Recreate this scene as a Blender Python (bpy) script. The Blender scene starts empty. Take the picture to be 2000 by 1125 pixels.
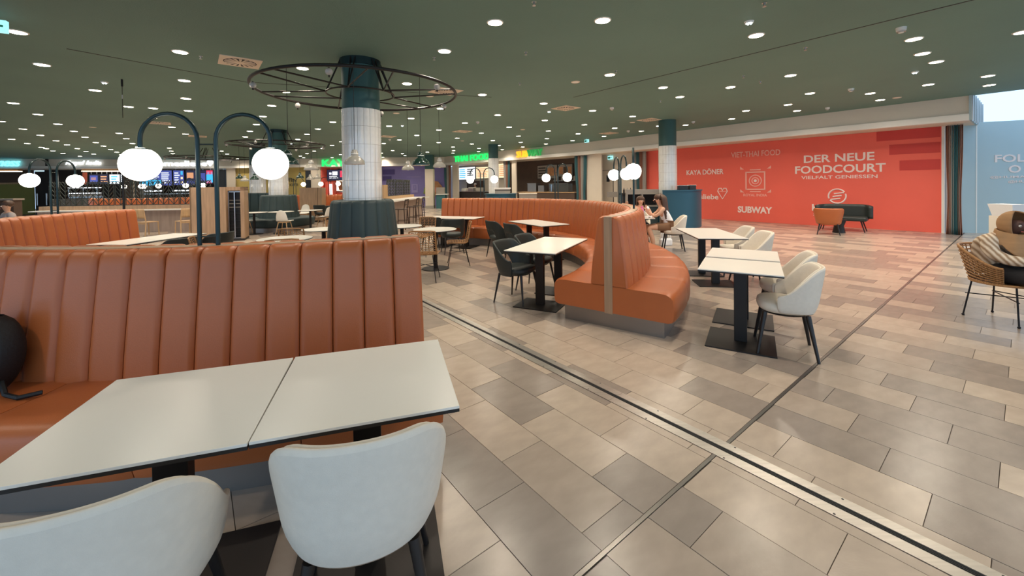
import bpy, math, random
from mathutils import Vector, Matrix
random.seed(7)
PI = math.pi
SC = bpy.context.scene
COL = SC.collection

# ------------------------------------------------------------------ camera
FPX, PX, PY, CAM_H = 789.0, 1000.0, 372.0, 1.56       # focal length and principal point in a 2000x1125 frame
ROLL, PITCH = math.radians(0.77), math.radians(0.8)
_fw = Vector((0, math.cos(PITCH), -math.sin(PITCH)))
_up = Vector((0, math.sin(PITCH), math.cos(PITCH)))
_rt = Vector((1, 0, 0))
CR = _rt * math.cos(ROLL) - _up * math.sin(ROLL)
CU = _up * math.cos(ROLL) + _rt * math.sin(ROLL)
CF = _fw
cd = bpy.data.cameras.new('camera')
cam = bpy.data.objects.new('camera', cd)
COL.objects.link(cam)
cd.sensor_width = 36.0
cd.lens = 36.0 * FPX / 2000.0
cd.shift_y = -(562.5 - PY) / 2000.0
cd.clip_start = 0.05
cd.clip_end = 200
m = Matrix((CR, CU, -CF)).transposed().to_4x4()
m.translation = Vector((0, 0, CAM_H))
cam.matrix_world = m
SC.camera = cam

# ------------------------------------------------------------------ world, exposure
SC.view_settings.view_transform = 'Standard'
SC.view_settings.look = 'None'
SC.view_settings.gamma = 1.0
SC.view_settings.use_curve_mapping = False
SC.view_settings.exposure = 0.33
w = bpy.data.worlds.new('world')
SC.world = w
w.use_nodes = True
w.node_tree.nodes['Background'].inputs[0].default_value = (0.52, 0.74, 1.0, 1)   # pale daylight outside the mall front
w.node_tree.nodes['Background'].inputs[1].default_value = 1.4
SPOT_W = 118.0           # watts of each ceiling downlight
LENS_E = 22.0           # glow of a downlight lens
GLOBE_E = 6.0           # glow of an opal globe

# ------------------------------------------------------------------ pixel helpers
def ray(x, y):
    return CR * ((x - PX) / FPX) - CU * ((y - PY) / FPX) + CF
def at(x, y, z=0.0):
    d = ray(x, y); t = (z - CAM_H) / d.z
    return Vector((d.x * t, d.y * t, z))
def at_depth(x, y, Y):
    d = ray(x, y); t = Y / d.y
    return Vector((d.x * t, Y, CAM_H + d.z * t))
GA = math.radians(38.15)
DA = Vector((-math.sin(GA), math.cos(GA), 0))     # tile rows run this way
DB = Vector((math.cos(GA), math.sin(GA), 0))
def gp(b, a, z=0.0):
    v = DB * b + DA * a; v.z = z; return v

# ------------------------------------------------------------------ materials
def lin(c):
    c /= 255.0
    return c / 12.92 if c <= .04045 else ((c + .055) / 1.055) ** 2.4
def rgb(r, g, b): return (lin(r), lin(g), lin(b), 1)
MATS = {}
def mat(name, col, rough=.5, metal=0.0, var=0.0, vscale=6.0, bump=0.0, bscale=80.0, emit=None, estr=0.0, coat=0.0, trans=0.0, stretch=None, col2=None, spec=.5):
    if name in MATS: return MATS[name]
    M = bpy.data.materials.new(name); M.use_nodes = True
    nt = M.node_tree; N = nt.nodes; L = nt.links
    b = N['Principled BSDF']
    b.inputs['Base Color'].default_value = col
    b.inputs['Roughness'].default_value = rough
    b.inputs['Metallic'].default_value = metal
    b.inputs['Coat Weight'].default_value = coat
    b.inputs['Specular IOR Level'].default_value = spec
    if trans: b.inputs['Transmission Weight'].default_value = trans
    if emit:
        b.inputs['Emission Color'].default_value = emit
        b.inputs['Emission Strength'].default_value = estr
    if var or bump:
        tc = N.new('ShaderNodeTexCoord'); mp = N.new('ShaderNodeMapping')
        L.new(tc.outputs['Object'], mp.inputs[0])
        if stretch: mp.inputs['Scale'].default_value = stretch
    if var:
        nz = N.new('ShaderNodeTexNoise'); nz.inputs['Scale'].default_value = vscale; nz.inputs['Detail'].default_value = 5
        L.new(mp.outputs[0], nz.inputs['Vector'])
        mx = N.new('ShaderNodeMix'); mx.data_type = 'RGBA'
        c2 = col2 or tuple(max(0, x * (1 - var)) for x in col[:3]) + (1,)
        mx.inputs[6].default_value = c2; mx.inputs[7].default_value = tuple(min(1, x * (1 + var * .6)) for x in col[:3]) + (1,)
        rp = N.new('ShaderNodeMapRange'); rp.inputs[1].default_value = .3; rp.inputs[2].default_value = .7
        L.new(nz.outputs['Fac'], rp.inputs[0]); L.new(rp.outputs[0], mx.inputs[0]); L.new(mx.outputs[2], b.inputs['Base Color'])
    if bump:
        nb = N.new('ShaderNodeTexNoise'); nb.inputs['Scale'].default_value = bscale; nb.inputs['Detail'].default_value = 3
        L.new(mp.outputs[0], nb.inputs['Vector'])
        bp = N.new('ShaderNodeBump'); bp.inputs['Strength'].default_value = bump; bp.inputs['Distance'].default_value = .01
        L.new(nb.outputs['Fac'], bp.inputs['Height']); L.new(bp.outputs[0], b.inputs['Normal'])
    MATS[name] = M
    return M

m_ceil = mat('ceiling_green', rgb(106, 138, 128), .7, var=.10, vscale=.35, bump=.25, bscale=60)
m_tileL = mat('tile_light', rgb(186, 169, 152), .24, var=.10, vscale=5, bump=.05, bscale=40, stretch=(1, 2.2, 1), spec=.45)
m_tileM = mat('tile_mid', rgb(172, 156, 141), .24, var=.10, vscale=5, bump=.05, bscale=40, stretch=(1, 2.2, 1), spec=.45)
m_tileD = mat('tile_dark', rgb(152, 139, 128), .24, var=.11, vscale=5, bump=.05, bscale=40, stretch=(1, 2.2, 1), spec=.45)
m_grout = mat('grout', rgb(92, 82, 74), .9)
m_steel = mat('brushed_steel', rgb(204, 198, 190), .34, .9, var=.12, vscale=3, stretch=(1, 20, 1))
m_joint = mat('dull_steel', rgb(132, 128, 124), .3, .85)
m_plinth = mat('plinth_steel', rgb(150, 146, 142), .42, .9, var=.06, vscale=2)
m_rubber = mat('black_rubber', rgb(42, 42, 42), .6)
m_orange = mat('orange_leather', rgb(180, 98, 52), .38, var=.06, vscale=3, bump=.10, bscale=160)
m_seam = mat('orange_seam', rgb(150, 76, 34), .6)
m_greenl = mat('dark_green_leather', rgb(42, 60, 62), .5, var=.08, vscale=3, bump=.10, bscale=160)
m_blackl = mat('black_leather', rgb(40, 46, 44), .5, bump=.06, bscale=160)
m_oak = mat('oak_veneer', rgb(172, 140, 110), .5, var=.22, vscale=2.2, stretch=(9, 9, .7), bump=.04, bscale=30)
m_oakl = mat('light_oak', rgb(196, 160, 118), .45, var=.15, vscale=2.2, stretch=(9, 9, .8))
m_beigew = mat('bar_panel', rgb(172, 150, 134), .6, var=.15, vscale=1.6, stretch=(6, 6, .7))
m_white = mat('white_laminate', rgb(236, 232, 222), .28, var=.015, vscale=3)
m_edge = mat('black_edge', rgb(28, 26, 25), .5)
m_blackm = mat('black_powder_metal', rgb(36, 32, 30), .45, .35, var=.05, vscale=20)
m_fabric = mat('cream_fabric', rgb(224, 215, 200), .85, var=.04, vscale=30, bump=.12, bscale=400)
m_blackw = mat('black_wood', rgb(30, 27, 26), .4)
m_darkw = mat('dark_brown_wood', rgb(62, 44, 36), .45)
m_teal = mat('dark_teal_paint', rgb(24, 48, 50), .35, .3)
m_tealcol = mat('teal_column_paint', rgb(48, 86, 84), .5)
m_globe = mat('opal_globe', rgb(255, 250, 240), .4, emit=(1, .93, .8, 1), estr=GLOBE_E)
m_lens = mat('downlight_lens', rgb(255, 250, 240), .4, emit=(1, .86, .66, 1), estr=LENS_E)
m_cool = mat('cool_led', rgb(255, 255, 255), .4, emit=(.7, .9, 1, 1), estr=14)
m_trim = mat('white_trim', rgb(240, 236, 228), .5)
m_vent = mat('vent_cream', rgb(226, 208, 186), .55)
m_ventd = mat('vent_dark', rgb(60, 52, 46), .7)
m_glaze = mat('white_glazed_tile', rgb(232, 231, 226), .08, var=.05, vscale=9, bump=.5, bscale=9, coat=1.0)
m_wallw = mat('cream_wall', rgb(222, 210, 192), .8, var=.03, vscale=2)
m_bulk = mat('bulkhead_paint', rgb(216, 208, 194), .8, var=.03, vscale=1)
m_red = mat('red_hoarding', rgb(242, 106, 88), .5, var=.03, vscale=1.2, spec=.4)
m_blue = mat('pale_blue_hoarding', rgb(178, 198, 202), .6, var=.03, vscale=1)
m_purple = mat('purple_hoarding', rgb(138, 128, 190), .6, var=.05, vscale=1)
m_yellow = mat('ochre_hoarding', rgb(200, 178, 104), .6, var=.05, vscale=1)
m_olive = mat('olive_panel', rgb(150, 146, 74), .6, var=.06, vscale=1)
m_print = mat('white_print', rgb(244, 226, 218), .6)
m_printp = mat('reflection_paled_print', rgb(248, 184, 168), .6)
m_lilac = mat('lilac_print', rgb(160, 150, 200), .6)
m_dark = mat('dark_shop', rgb(46, 38, 36), .7, var=.1, vscale=2)
m_brownsh = mat('brown_shop', rgb(84, 66, 54), .7, var=.12, vscale=2)
m_counter = mat('grey_counter', rgb(150, 142, 132), .5, var=.06, vscale=2)
m_bluec = mat('petrol_counter', rgb(42, 86, 104), .4, .2, var=.03, vscale=2)
m_signg = mat('green_neon', rgb(30, 220, 90), .4, emit=(.02, .70, .15, 1), estr=1.0)
m_signy = mat('yellow_sign', rgb(250, 180, 30), .4, emit=(1, .5, .04, 1), estr=.8)
m_signg2 = mat('leaf_green_sign', rgb(40, 130, 60), .4, emit=(.03, .30, .07, 1), estr=.7)
m_signb = mat('cyan_sign', rgb(120, 230, 255), .4, emit=(.25, .85, 1, 1), estr=1.1)
m_signw = mat('white_sign', rgb(250, 250, 255), .4, emit=(.85, .93, 1, 1), estr=1.1)
m_scr = [mat('screen_blue', rgb(40, 50, 110), .3, emit=rgb(70, 80, 150), estr=.9),
         mat('screen_dark', rgb(20, 20, 30), .3, emit=rgb(40, 40, 66), estr=.8),
         mat('screen_white', rgb(230, 238, 245), .3, emit=rgb(225, 235, 245), estr=1.0),
         mat('screen_cream', rgb(230, 215, 180), .3, emit=rgb(235, 215, 175), estr=.9),
         mat('screen_cyan', rgb(60, 170, 220), .3, emit=rgb(60, 170, 220), estr=.9),
         mat('screen_red', rgb(220, 60, 90), .3, emit=rgb(220, 60, 90), estr=.8),
         mat('screen_food', rgb(210, 150, 110), .3, emit=rgb(210, 150, 110), estr=.8)]
m_strip = mat('warm_cove_strip', rgb(255, 225, 190), .5, emit=(1, .78, .55, 1), estr=2.2)
m_coldcase = mat('chiller_light', rgb(240, 246, 250), .4, emit=(.9, .95, 1, 1), estr=2.0)
m_stainless = mat('stainless', rgb(190, 190, 190), .3, 1.0)
m_rattan = mat('rattan', rgb(166, 120, 74), .55, var=.2, vscale=40)
m_rattand = mat('dark_rattan', rgb(120, 84, 50), .55, var=.2, vscale=40)
m_wirem = mat('black_wire', rgb(30, 28, 30), .4, .5)
m_skin = mat('skin', rgb(214, 164, 134), .55, var=.05, vscale=20)
m_skind = mat('deep_skin', rgb(92, 62, 52), .55, var=.05, vscale=20)
m_hair = mat('brown_hair', rgb(84, 58, 42), .5, var=.3, vscale=30, stretch=(4, 4, .5))
m_top = mat('white_cotton', rgb(236, 236, 236), .8)
m_brownc = mat('brown_cotton', rgb(132, 98, 72), .85)
m_greyc = mat('grey_cotton', rgb(168, 158, 156), .85)
m_darkc = mat('black_cotton', rgb(26, 24, 27), .85)
m_scarf = mat('camel_scarf', rgb(168, 128, 88), .8, var=.15, vscale=7, stretch=(1, 1, 3))
m_tunic = mat('striped_tunic', rgb(210, 188, 158), .8, var=.42, vscale=6, stretch=(1.5, 1.5, 5))
def stripe(name, c1, c2, scale):
    M = bpy.data.materials.new(name); M.use_nodes = True; N = M.node_tree.nodes; L = M.node_tree.links; b = N['Principled BSDF']; b.inputs['Roughness'].default_value = .8
    tc = N.new('ShaderNodeTexCoord'); wv = N.new('ShaderNodeTexWave'); wv.inputs['Scale'].default_value = scale; wv.inputs['Distortion'].default_value = 3.0; wv.inputs['Detail'].default_value = 2; wv.bands_direction = 'DIAGONAL'
    mx = N.new('ShaderNodeMix'); mx.data_type = 'RGBA'; mx.inputs[6].default_value = c1; mx.inputs[7].default_value = c2
    L.new(tc.outputs['Object'], wv.inputs['Vector']); L.new(wv.outputs['Fac'], mx.inputs[0]); L.new(mx.outputs[2], b.inputs['Base Color']); return M
m_tunic = stripe('striped_tunic', rgb(150, 120, 90), rgb(228, 212, 190), 9)
m_pink = mat('pink_bottle', rgb(238, 120, 190), .35)
m_bagblk = mat('black_nylon', rgb(16, 16, 18), .6, bump=.3, bscale=60)
m_dkscreen = mat('dark_metal_screen', rgb(62, 66, 60), .45, .3)
m_curtT = mat('teal_drape', rgb(60, 106, 112), .7)
m_curtB = mat('brown_drape', rgb(150, 104, 84), .7)
m_curtG = mat('grey_drape', rgb(170, 166, 158), .7)
m_exit = mat('exit_sign', rgb(160, 220, 215), .4, emit=rgb(150, 220, 225), estr=1.0)
m_exitg = mat('exit_mark', rgb(40, 150, 110), .4)
m_glass = mat('counter_glass', rgb(225, 240, 245), .05, trans=.95, spec=.5)
m_chalk = mat('blackboard', rgb(38, 44, 52), .6)
m_greyp = mat('grey_pendant', rgb(170, 164, 152), .25, coat=.5)
m_greenp = mat('green_pendant', rgb(26, 54, 44), .22, coat=.6)
m_bulbw = mat('frosted_bulb', rgb(240, 236, 226), .4)
m_clear = mat('clear_ball', rgb(226, 222, 214), .1, trans=.5)
m_food1 = mat('salad_print', rgb(150, 170, 80), .6, var=.4, vscale=6)
m_food2 = mat('bun_print', rgb(196, 140, 96), .6, var=.2, vscale=5)
m_food3 = mat('salmon_print', rgb(226, 150, 130), .6, var=.3, vscale=6)

# ------------------------------------------------------------------ mesh building
class MB:
    def __init__(s): s.v = []; s.f = []
    def add(s, vs, fs):
        o = len(s.v); s.v += [Vector(p) for p in vs]; s.f += [tuple(i + o for i in f) for f in fs]; return s
    def box(s, x0, x1, y0, y1, z0, z1):
        return s.add([(x0,y0,z0),(x1,y0,z0),(x1,y1,z0),(x0,y1,z0),(x0,y0,z1),(x1,y0,z1),(x1,y1,z1),(x0,y1,z1)],
                     [(0,3,2,1),(4,5,6,7),(0,1,5,4),(1,2,6,5),(2,3,7,6),(3,0,4,7)])
    def tube(s, pts, r, n=8, closed=False, caps=True):
        pts = [Vector(p) for p in pts]; k = len(pts); rr = r if isinstance(r, (list, tuple)) else [r] * k
        rings = []; prev = None
        for i, p in enumerate(pts):
            a = pts[i - 1] if (i or closed) else p; b = pts[(i + 1) % k] if (i < k - 1 or closed) else p
            t = (b - a)
            t = t.normalized() if t.length > 1e-9 else Vector((0, 0, 1))
            if prev is None:
                q = Vector((0, 0, 1)) if abs(t.z) < .9 else Vector((1, 0, 0)); u = t.cross(q).normalized()
            else:
                u = (prev - t * prev.dot(t)); u = u.normalized() if u.length > 1e-6 else t.orthogonal().normalized()
            prev = u; w2 = t.cross(u)
            rings.append([p + (u * math.cos(2*PI*j/n) + w2 * math.sin(2*PI*j/n)) * rr[i] for j in range(n)])
        vs = [q for R in rings for q in R]; fs = []
        for i in range(k if closed else k - 1):
            i2 = (i + 1) % k
            for j in range(n): fs.append((i*n+j, i*n+(j+1)%n, i2*n+(j+1)%n, i2*n+j))
        if caps and not closed: fs += [tuple(range(n))[::-1], tuple((k-1)*n + j for j in range(n))]
        return s.add(vs, fs)
    def lathe(s, prof, n=24, c=(0, 0, 0), a0=0.0, a1=2*PI):
        full = abs(a1 - a0 - 2*PI) < 1e-6; m2 = n if full else n + 1; k = len(prof); vs = []; fs = []
        for j in range(m2):
            a = a0 + (a1 - a0) * j / n
            for r, z in prof: vs.append((c[0] + r*math.cos(a), c[1] + r*math.sin(a), c[2] + z))
        for j in range(n):
            j2 = (j + 1) % m2
            for i in range(k - 1): fs.append((j*k+i, j2*k+i, j2*k+i+1, j*k+i+1))
        return s.add(vs, fs)
    def sphere(s, c, r, nu=20, nv=12, sc=(1, 1, 1)):
        vs = []; fs = []
        for i in range(nv + 1):
            t = PI * i / nv
            for j in range(nu):
                a = 2*PI*j/nu; vs.append((c[0]+r*sc[0]*math.sin(t)*math.cos(a), c[1]+r*sc[1]*math.sin(t)*math.sin(a), c[2]-r*sc[2]*math.cos(t)))
        for i in range(nv):
            for j in range(nu): fs.append((i*nu+j, i*nu+(j+1)%nu, (i+1)*nu+(j+1)%nu, (i+1)*nu+j))
        return s.add(vs, fs)
    def prism(s, poly, z0, z1):
        n = len(poly)
        return s.add([(x, y, z0) for x, y in poly] + [(x, y, z1) for x, y in poly],
                     [tuple(range(n))[::-1], tuple(range(n, 2*n))] + [(i, (i+1) % n, n+(i+1) % n, n+i) for i in range(n)])
    def grid(s, fn, nu, nv, cu=False):
        vs = [fn(i/nu, j/nv) for i in range(nu + (0 if cu else 1)) for j in range(nv + 1)]; k = nv + 1; fs = []
        for i in range(nu):
            i2 = (i + 1) % nu if cu else i + 1
            for j in range(nv): fs.append((i*k+j, i2*k+j, i2*k+j+1, i*k+j+1))
        return s.add(vs, fs)
    def loft(s, secs, cap=True):
        k = len(secs[0]); o = [p for c in secs for p in c]; fs = []
        for i in range(len(secs) - 1):
            for j in range(k): fs.append((i*k+j, i*k+(j+1) % k, (i+1)*k+(j+1) % k, (i+1)*k+j))
        if cap: fs += [tuple(range(k))[::-1], tuple((len(secs)-1)*k+j for j in range(k))]
        return s.add(o, fs)
    def mesh(s, name, mt=None, smooth=None):
        me = bpy.data.meshes.new(name); me.from_pydata([tuple(p) for p in s.v], [], s.f); me.validate(); me.update()
        if mt: me.materials.append(mt)
        if smooth is not None:
            me.shade_smooth()
            if smooth < 180: me.set_sharp_from_angle(angle=math.radians(smooth))
        return me
    def build(s, name, mt, parent=None, smooth=None, bevel=0, subsurf=0):
        return obj(name, s.mesh(name, mt, smooth), parent, bevel, subsurf)
def obj(name, me, parent=None, bevel=0, subsurf=0, loc=None, rz=0):
    o = bpy.data.objects.new(name, me); COL.objects.link(o)
    if parent: o.parent = parent
    if loc is not None: o.location = loc
    if rz: o.rotation_euler = (0, 0, rz)
    if bevel:
        b = o.modifiers.new('bevel', 'BEVEL'); b.width = bevel; b.segments = 2; b.limit_method = 'ANGLE'
    if subsurf:
        b = o.modifiers.new('sub', 'SUBSURF'); b.levels = subsurf; b.render_levels = subsurf
    return o
def tag(o, label, cat=None, group=None, kind=None):
    o['label'] = label
    if cat: o['category'] = cat
    if group: o['group'] = group
    if kind: o['kind'] = kind
    return o
def thing(name, label, cat, loc=(0, 0, 0), rz=0.0, group=None):
    o = bpy.data.objects.new(name, None); COL.objects.link(o); o.empty_display_size = .1
    o.location = loc; o.rotation_euler = (0, 0, rz)
    return tag(o, label, cat, group)
def struct(o, label=None):
    o['kind'] = 'structure'
    if label: o['label'] = label
    return o
def copy_tree(o, parent=None, label=None, group=None):
    kids = list(o.children); c = o.copy(); COL.objects.link(c)
    if parent: c.parent = parent
    if label: c['label'] = label
    if group: c['group'] = group
    for k in kids: copy_tree(k, c)
    return c
PROTO = {}
def place(key, maker, loc, rz, label, group=None):
    """first call builds the thing, later calls copy it with its parts"""
    if key not in PROTO:
        o = PROTO[key] = maker()
    else:
        o = copy_tree(PROTO[key])
    o.location = loc; o.rotation_euler = (0, 0, rz); o['label'] = label
    if group: o['group'] = group
    elif 'group' in o: del o['group']
    return o
def text_mesh(body, mt, size=1.0, extrude=.01, bold=0.0, sx=1.0, shear=0.0, space=1.0, align='CENTER'):
    cu = bpy.data.curves.new('txt', 'FONT'); cu.body = body; cu.size = size; cu.extrude = extrude; cu.offset = bold; cu.shear = shear
    cu.space_character = space; cu.align_x = align; cu.align_y = 'CENTER'; cu.resolution_u = 3
    t = bpy.data.objects.new('txt', cu); COL.objects.link(t)
    bpy.context.view_layer.update()
    me = bpy.data.meshes.new_from_object(t.evaluated_get(bpy.context.evaluated_depsgraph_get()))
    bpy.data.objects.remove(t); bpy.data.curves.remove(cu)
    for v in me.vertices: x, y, z = v.co; v.co = (x * sx, -z, y)        # stands upright, faces -y
    me.materials.clear(); me.materials.append(mt)
    return me
class Plane:
    """a vertical wall plane: d points to image right, n towards the room"""
    def __init__(s, p0, p1):
        s.o = Vector((p0[0], p0[1], 0)); d = Vector((p1[0]-p0[0], p1[1]-p0[1], 0)); s.len = d.length; s.d = d.normalized()
        s.n = Vector((s.d.y, -s.d.x, 0)); s.rz = math.atan2(s.d.y, s.d.x)
    def sz(s, x, y, off=0.0):
        r = ray(x, y); c = Vector((0, 0, CAM_H)); t = ((s.o + s.n*off - c).dot(s.n)) / r.dot(s.n); p = c + r*t
        return (p - s.o).dot(s.d), p.z
    def pt(s, sx, z=0.0, off=0.0):
        v = s.o + s.d*sx + s.n*off; v.z = z; return v
    def off(s, k):
        a = s.o + s.n*k; b = a + s.d*s.len; return Plane((a.x, a.y), (b.x, b.y))

# ================================================================== STRUCTURE
HC = 3.72                                   # ceiling height
SOF, BAND = 3.08, 3.25                      # soffit and top of the white band
P1, P2, P3, P4, P5 = (11.907, 10.52), (3.99, 20.88), (-5.01, 30.13), (-23.0, 30.0), (-40.0, 24.5)
R1, R2, BK, LF = Plane(P2, P1), Plane(P3, P2), Plane(P4, P3), Plane(P5, P4)
CX, CY = -2.58, 6.98                        # centre of the ring of sofas and of the tiled column
R0 = 4.484                                  # radius of the ring's centre line

def in_hall(x, y, mrg=0.0):
    for pl, k in ((R1, 3.3), (R2, 3.3), (BK, 3.3), (LF, 3.3)):
        if (Vector((x, y, 0)) - pl.o).dot(pl.n) < -k + mrg: return False
    return True

# floor slab + tiles
floor = struct(MB().box(-46, 26, -9, 36, -.12, -.005).build('floor', m_grout), 'grey beige stone tile floor in staggered rows')
ROW, LEN, GAP = .3035, .6, .0035
JOINT_A, STRIP_B = 1.098, 2.395
def tile_list():
    out = []
    for k in range(-60, 60):
        b0 = 1.938 + ROW * k; b1 = b0 + ROW
        for side in (0, 1):
            off = (.423 + .2 * k) % LEN + (.06 if side else 0)
            for j in range(-40, 62):
                a0 = off + LEN * j; a1 = a0 + LEN
                if side == 0: a0 = max(a0, JOINT_A + .011)
                else: a1 = min(a1, JOINT_A - .011)
                if a1 - a0 < .03: continue
                rects = [(b0, b1)]
                if k == 1: rects = [(b0, STRIP_B - .088), (STRIP_B + .08, b1)]
                rnd = random.random(); tone = 0 if rnd < .46 else (1 if rnd < .66 else 2)
                for bb0, bb1 in rects: out.append((bb0, bb1, a0, a1, tone))
    return out
tiles = []
for b0, b1, a0, a1, tone in tile_list():
    c = gp((b0+b1)/2, (a0+a1)/2)
    if c.y < -4 or not in_hall(c.x, c.y, .1) or c.x < -33 or c.x > 19: continue
    v = c - Vector((0, 0, CAM_H)); dep = v.dot(CF); area = -1
    if dep > .4:
        sx = PX + FPX*v.dot(CR)/dep; sy = PY - FPX*v.dot(CU)/dep
        hidden = sx < 850 and sy > 455
        if -40 < sx < 2040 and sy < 1165 and not hidden: area = (b1-b0)*(a1-a0)/dep**3
    tiles.append((area, b0, b1, a0, a1, tone))
tiles.sort(key=lambda t: -t[0])
TM = (m_tileL, m_tileM, m_tileD)
tile_mesh = {}
stuff = [MB(), MB(), MB()]
RZF = math.atan2(DB.y, DB.x)
for i, (area, b0, b1, a0, a1, tone) in enumerate(tiles):
    wb, la = b1-b0-GAP, a1-a0-GAP
    c = gp((b0+b1)/2, (a0+a1)/2)
    if i < 300:
        key = (round(wb, 3), round(la, 3), tone)
        if key not in tile_mesh:
            tile_mesh[key] = MB().box(-wb/2, wb/2, -la/2, la/2, -.02, 0).mesh('tile', TM[tone])
        o = obj('tile', tile_mesh[key], floor, loc=(c.x, c.y, random.uniform(-.0006, .0006)), rz=RZF + (PI if random.random() < .5 else 0))
    else:
        bm = stuff[tone]; z = random.uniform(-.0006, .0006)
        q = [gp(b, a, 0) for b, a in ((b0+GAP/2, a0+GAP/2), (b1-GAP/2, a0+GAP/2), (b1-GAP/2, a1-GAP/2), (b0+GAP/2, a1-GAP/2))]
        bm.add([(p.x, p.y, z) for p in q] + [(p.x, p.y, -.02) for p in q], [(0,1,2,3),(0,4,5,1),(1,5,6,2),(2,6,7,3),(3,7,4,0)])
for bm, tm in zip(stuff, TM):
    o = bm.build('tile_field', tm, floor); o['kind'] = 'stuff'
# metal expansion joint (two plates with a ribbed rubber groove) and the narrow joint across it
t = MB()
def gbox(mb, b0, b1, a0, a1, z0, z1):
    q = [gp(b, a) for b, a in ((b0, a0), (b1, a0), (b1, a1), (b0, a1))]
    return mb.prism([(p.x, p.y) for p in q], z0, z1)
A_END, A_BEG = 11.0, -1.2
trim = thing('trim_1', 'steel expansion joint with dark rubber groove set in the tiles', None, (0, 0, 0)); trim['kind'] = 'structure'
if 'category' in trim: del trim['category']
for b0, b1 in ((STRIP_B-.085, STRIP_B-.018), (STRIP_B+.018, STRIP_B+.078)):
    n = 4; st = (A_END-A_BEG)/n
    for i in range(n): gbox(MB(), b0, b1, A_BEG+st*i, A_BEG+st*(i+1)-.002, -.02, .0025).build('cover_plate', m_steel, trim)
g = MB()
gbox(g, STRIP_B-.018, STRIP_B+.018, A_BEG, A_END, -.02, -.003)
for k in range(4): gbox(g, STRIP_B-.015+.009*k, STRIP_B-.011+.009*k, A_BEG, A_END, -.004, .0005)
g.build('rubber_groove', m_rubber, trim)
sc = MB()
for i in range(24):
    a = A_BEG + .25 + i*.5
    for b in (STRIP_B-.074, STRIP_B+.066):
        p = gp(b, a); sc.lathe([(0, .0032), (.005, .0032), (.006, .0024)], 8, (p.x, p.y, 0))
sc.build('screws', m_rubber, trim)
t2 = gbox(MB(), -2.0, STRIP_B-.086, JOINT_A-.0095, JOINT_A+.0095, -.02, .0012).build('trim_2', m_joint); struct(t2, 'narrow steel joint crossing the tile rows')
t3 = gbox(MB(), STRIP_B+.079, 16.6, JOINT_A-.0095, JOINT_A+.0095, -.02, .0012).build('trim_3', m_joint); struct(t3, 'narrow steel joint running towards the curtain')

# ceiling : outline follows the bulkheads; unseen edges cut back to let in sky light
def ceil_poly():
    a = R1.pt(R1.len, 0, -.1); e = R1.pt(R1.len + 14, 0, -.1)
    f_ = R1.pt(R1.len + 5.5, 0, -.1)
    return [(P5[0]-1, -3.2), (8.5, -3.2), (11.5, .5), (f_.x, f_.y), (a.x, a.y), P2, P3, P4, P5]
cp = ceil_poly()
ceiling = MB().prism(cp, HC, HC+.15).build('ceiling', m_ceil); struct(ceiling, 'dark green painted ceiling')
sj = MB()  # dark strip stands in for the shade of a ceiling joint
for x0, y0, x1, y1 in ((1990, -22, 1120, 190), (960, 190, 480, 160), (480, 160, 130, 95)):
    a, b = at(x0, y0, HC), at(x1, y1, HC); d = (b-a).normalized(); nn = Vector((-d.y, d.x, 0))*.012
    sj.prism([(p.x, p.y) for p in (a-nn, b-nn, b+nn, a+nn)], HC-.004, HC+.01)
o = sj.build('trim_shade_strip', m_rubber); struct(o, 'thin black strip put in for the shadow joint across the green ceiling')

def local_box(mb, pl, s0, s1, o0, o1, z0, z1):
    q = [pl.pt(s, 0, o) for s, o in ((s0, o0), (s1, o0), (s1, o1), (s0, o1))]
    return mb.prism([(p.x, p.y) for p in q], z0, z1)
for nm, pl, ex in (('right', R1, 0), ('corner', R2, 0), ('back', BK, 0), ('left', LF, 0)):
    o = local_box(MB(), pl, 0, pl.len, -.15, 0, BAND, HC+.1).build('wall_%s_fascia' % nm, m_bulk); struct(o, 'beige bulkhead above the shop fronts')
    o = local_box(MB(), pl, 0, pl.len, -.15, .05, SOF, BAND).build('trim_%s_band' % nm, m_trim); struct(o, 'white band under the bulkhead')
    o = local_box(MB(), pl, -.5, pl.len, -3.4, -.15, SOF, SOF+.14).build('ceiling_%s_soffit' % nm, m_wallw); struct(o, 'cream soffit behind the bulkhead')
# end of the bulkhead and upper gallery edge beside the atrium
e = Plane((R1.pt(R1.len, 0, .05).x, R1.pt(R1.len, 0, .05).y), (R1.pt(R1.len, 0, -3.4).x, R1.pt(R1.len, 0, -3.4).y))
o = local_box(MB(), e, 0, 3.4, 0, .04, SOF, HC+.1).build('wall_atrium_edge', m_blue); struct(o)
for k in range(7): MB().box(k*.5+.03, k*.5+.09, -.07, .01, SOF, HC+.1).build('mullion', m_stainless, o)
for c in o.children: c.location = e.pt(0, 0, 0); c.rotation_euler = (0, 0, e.rz)

# ---- red hoarding wall
RW = R1.off(-1.1)
s_l = RW.sz(1263, 380)[0]; s_r = RW.sz(1839, 380)[0]
o = local_box(MB(), RW, s_l, s_r, -.1, 0, 0, SOF).build('wall_red', m_red); struct(o, 'coral red hoarding wall with white lettering')
o = local_box(MB(), RW, s_r, s_r+.06, -.12, .03, 0, SOF).build('trim_red_edge', m_trim); struct(o)
# door wall (cream) left of it
s_d0 = -.4
o = local_box(MB(), RW, s_d0, s_l, -.1, -.01, 0, SOF).build('wall_cream', m_wallw); struct(o, 'cream wall with a service door')
# recess side and bright gap beyond the red wall
o = local_box(MB(), RW, s_r+.06, s_r+.24, -.3, -.2, 0, SOF).build('wall_gap', m_trim); struct(o)
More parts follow.
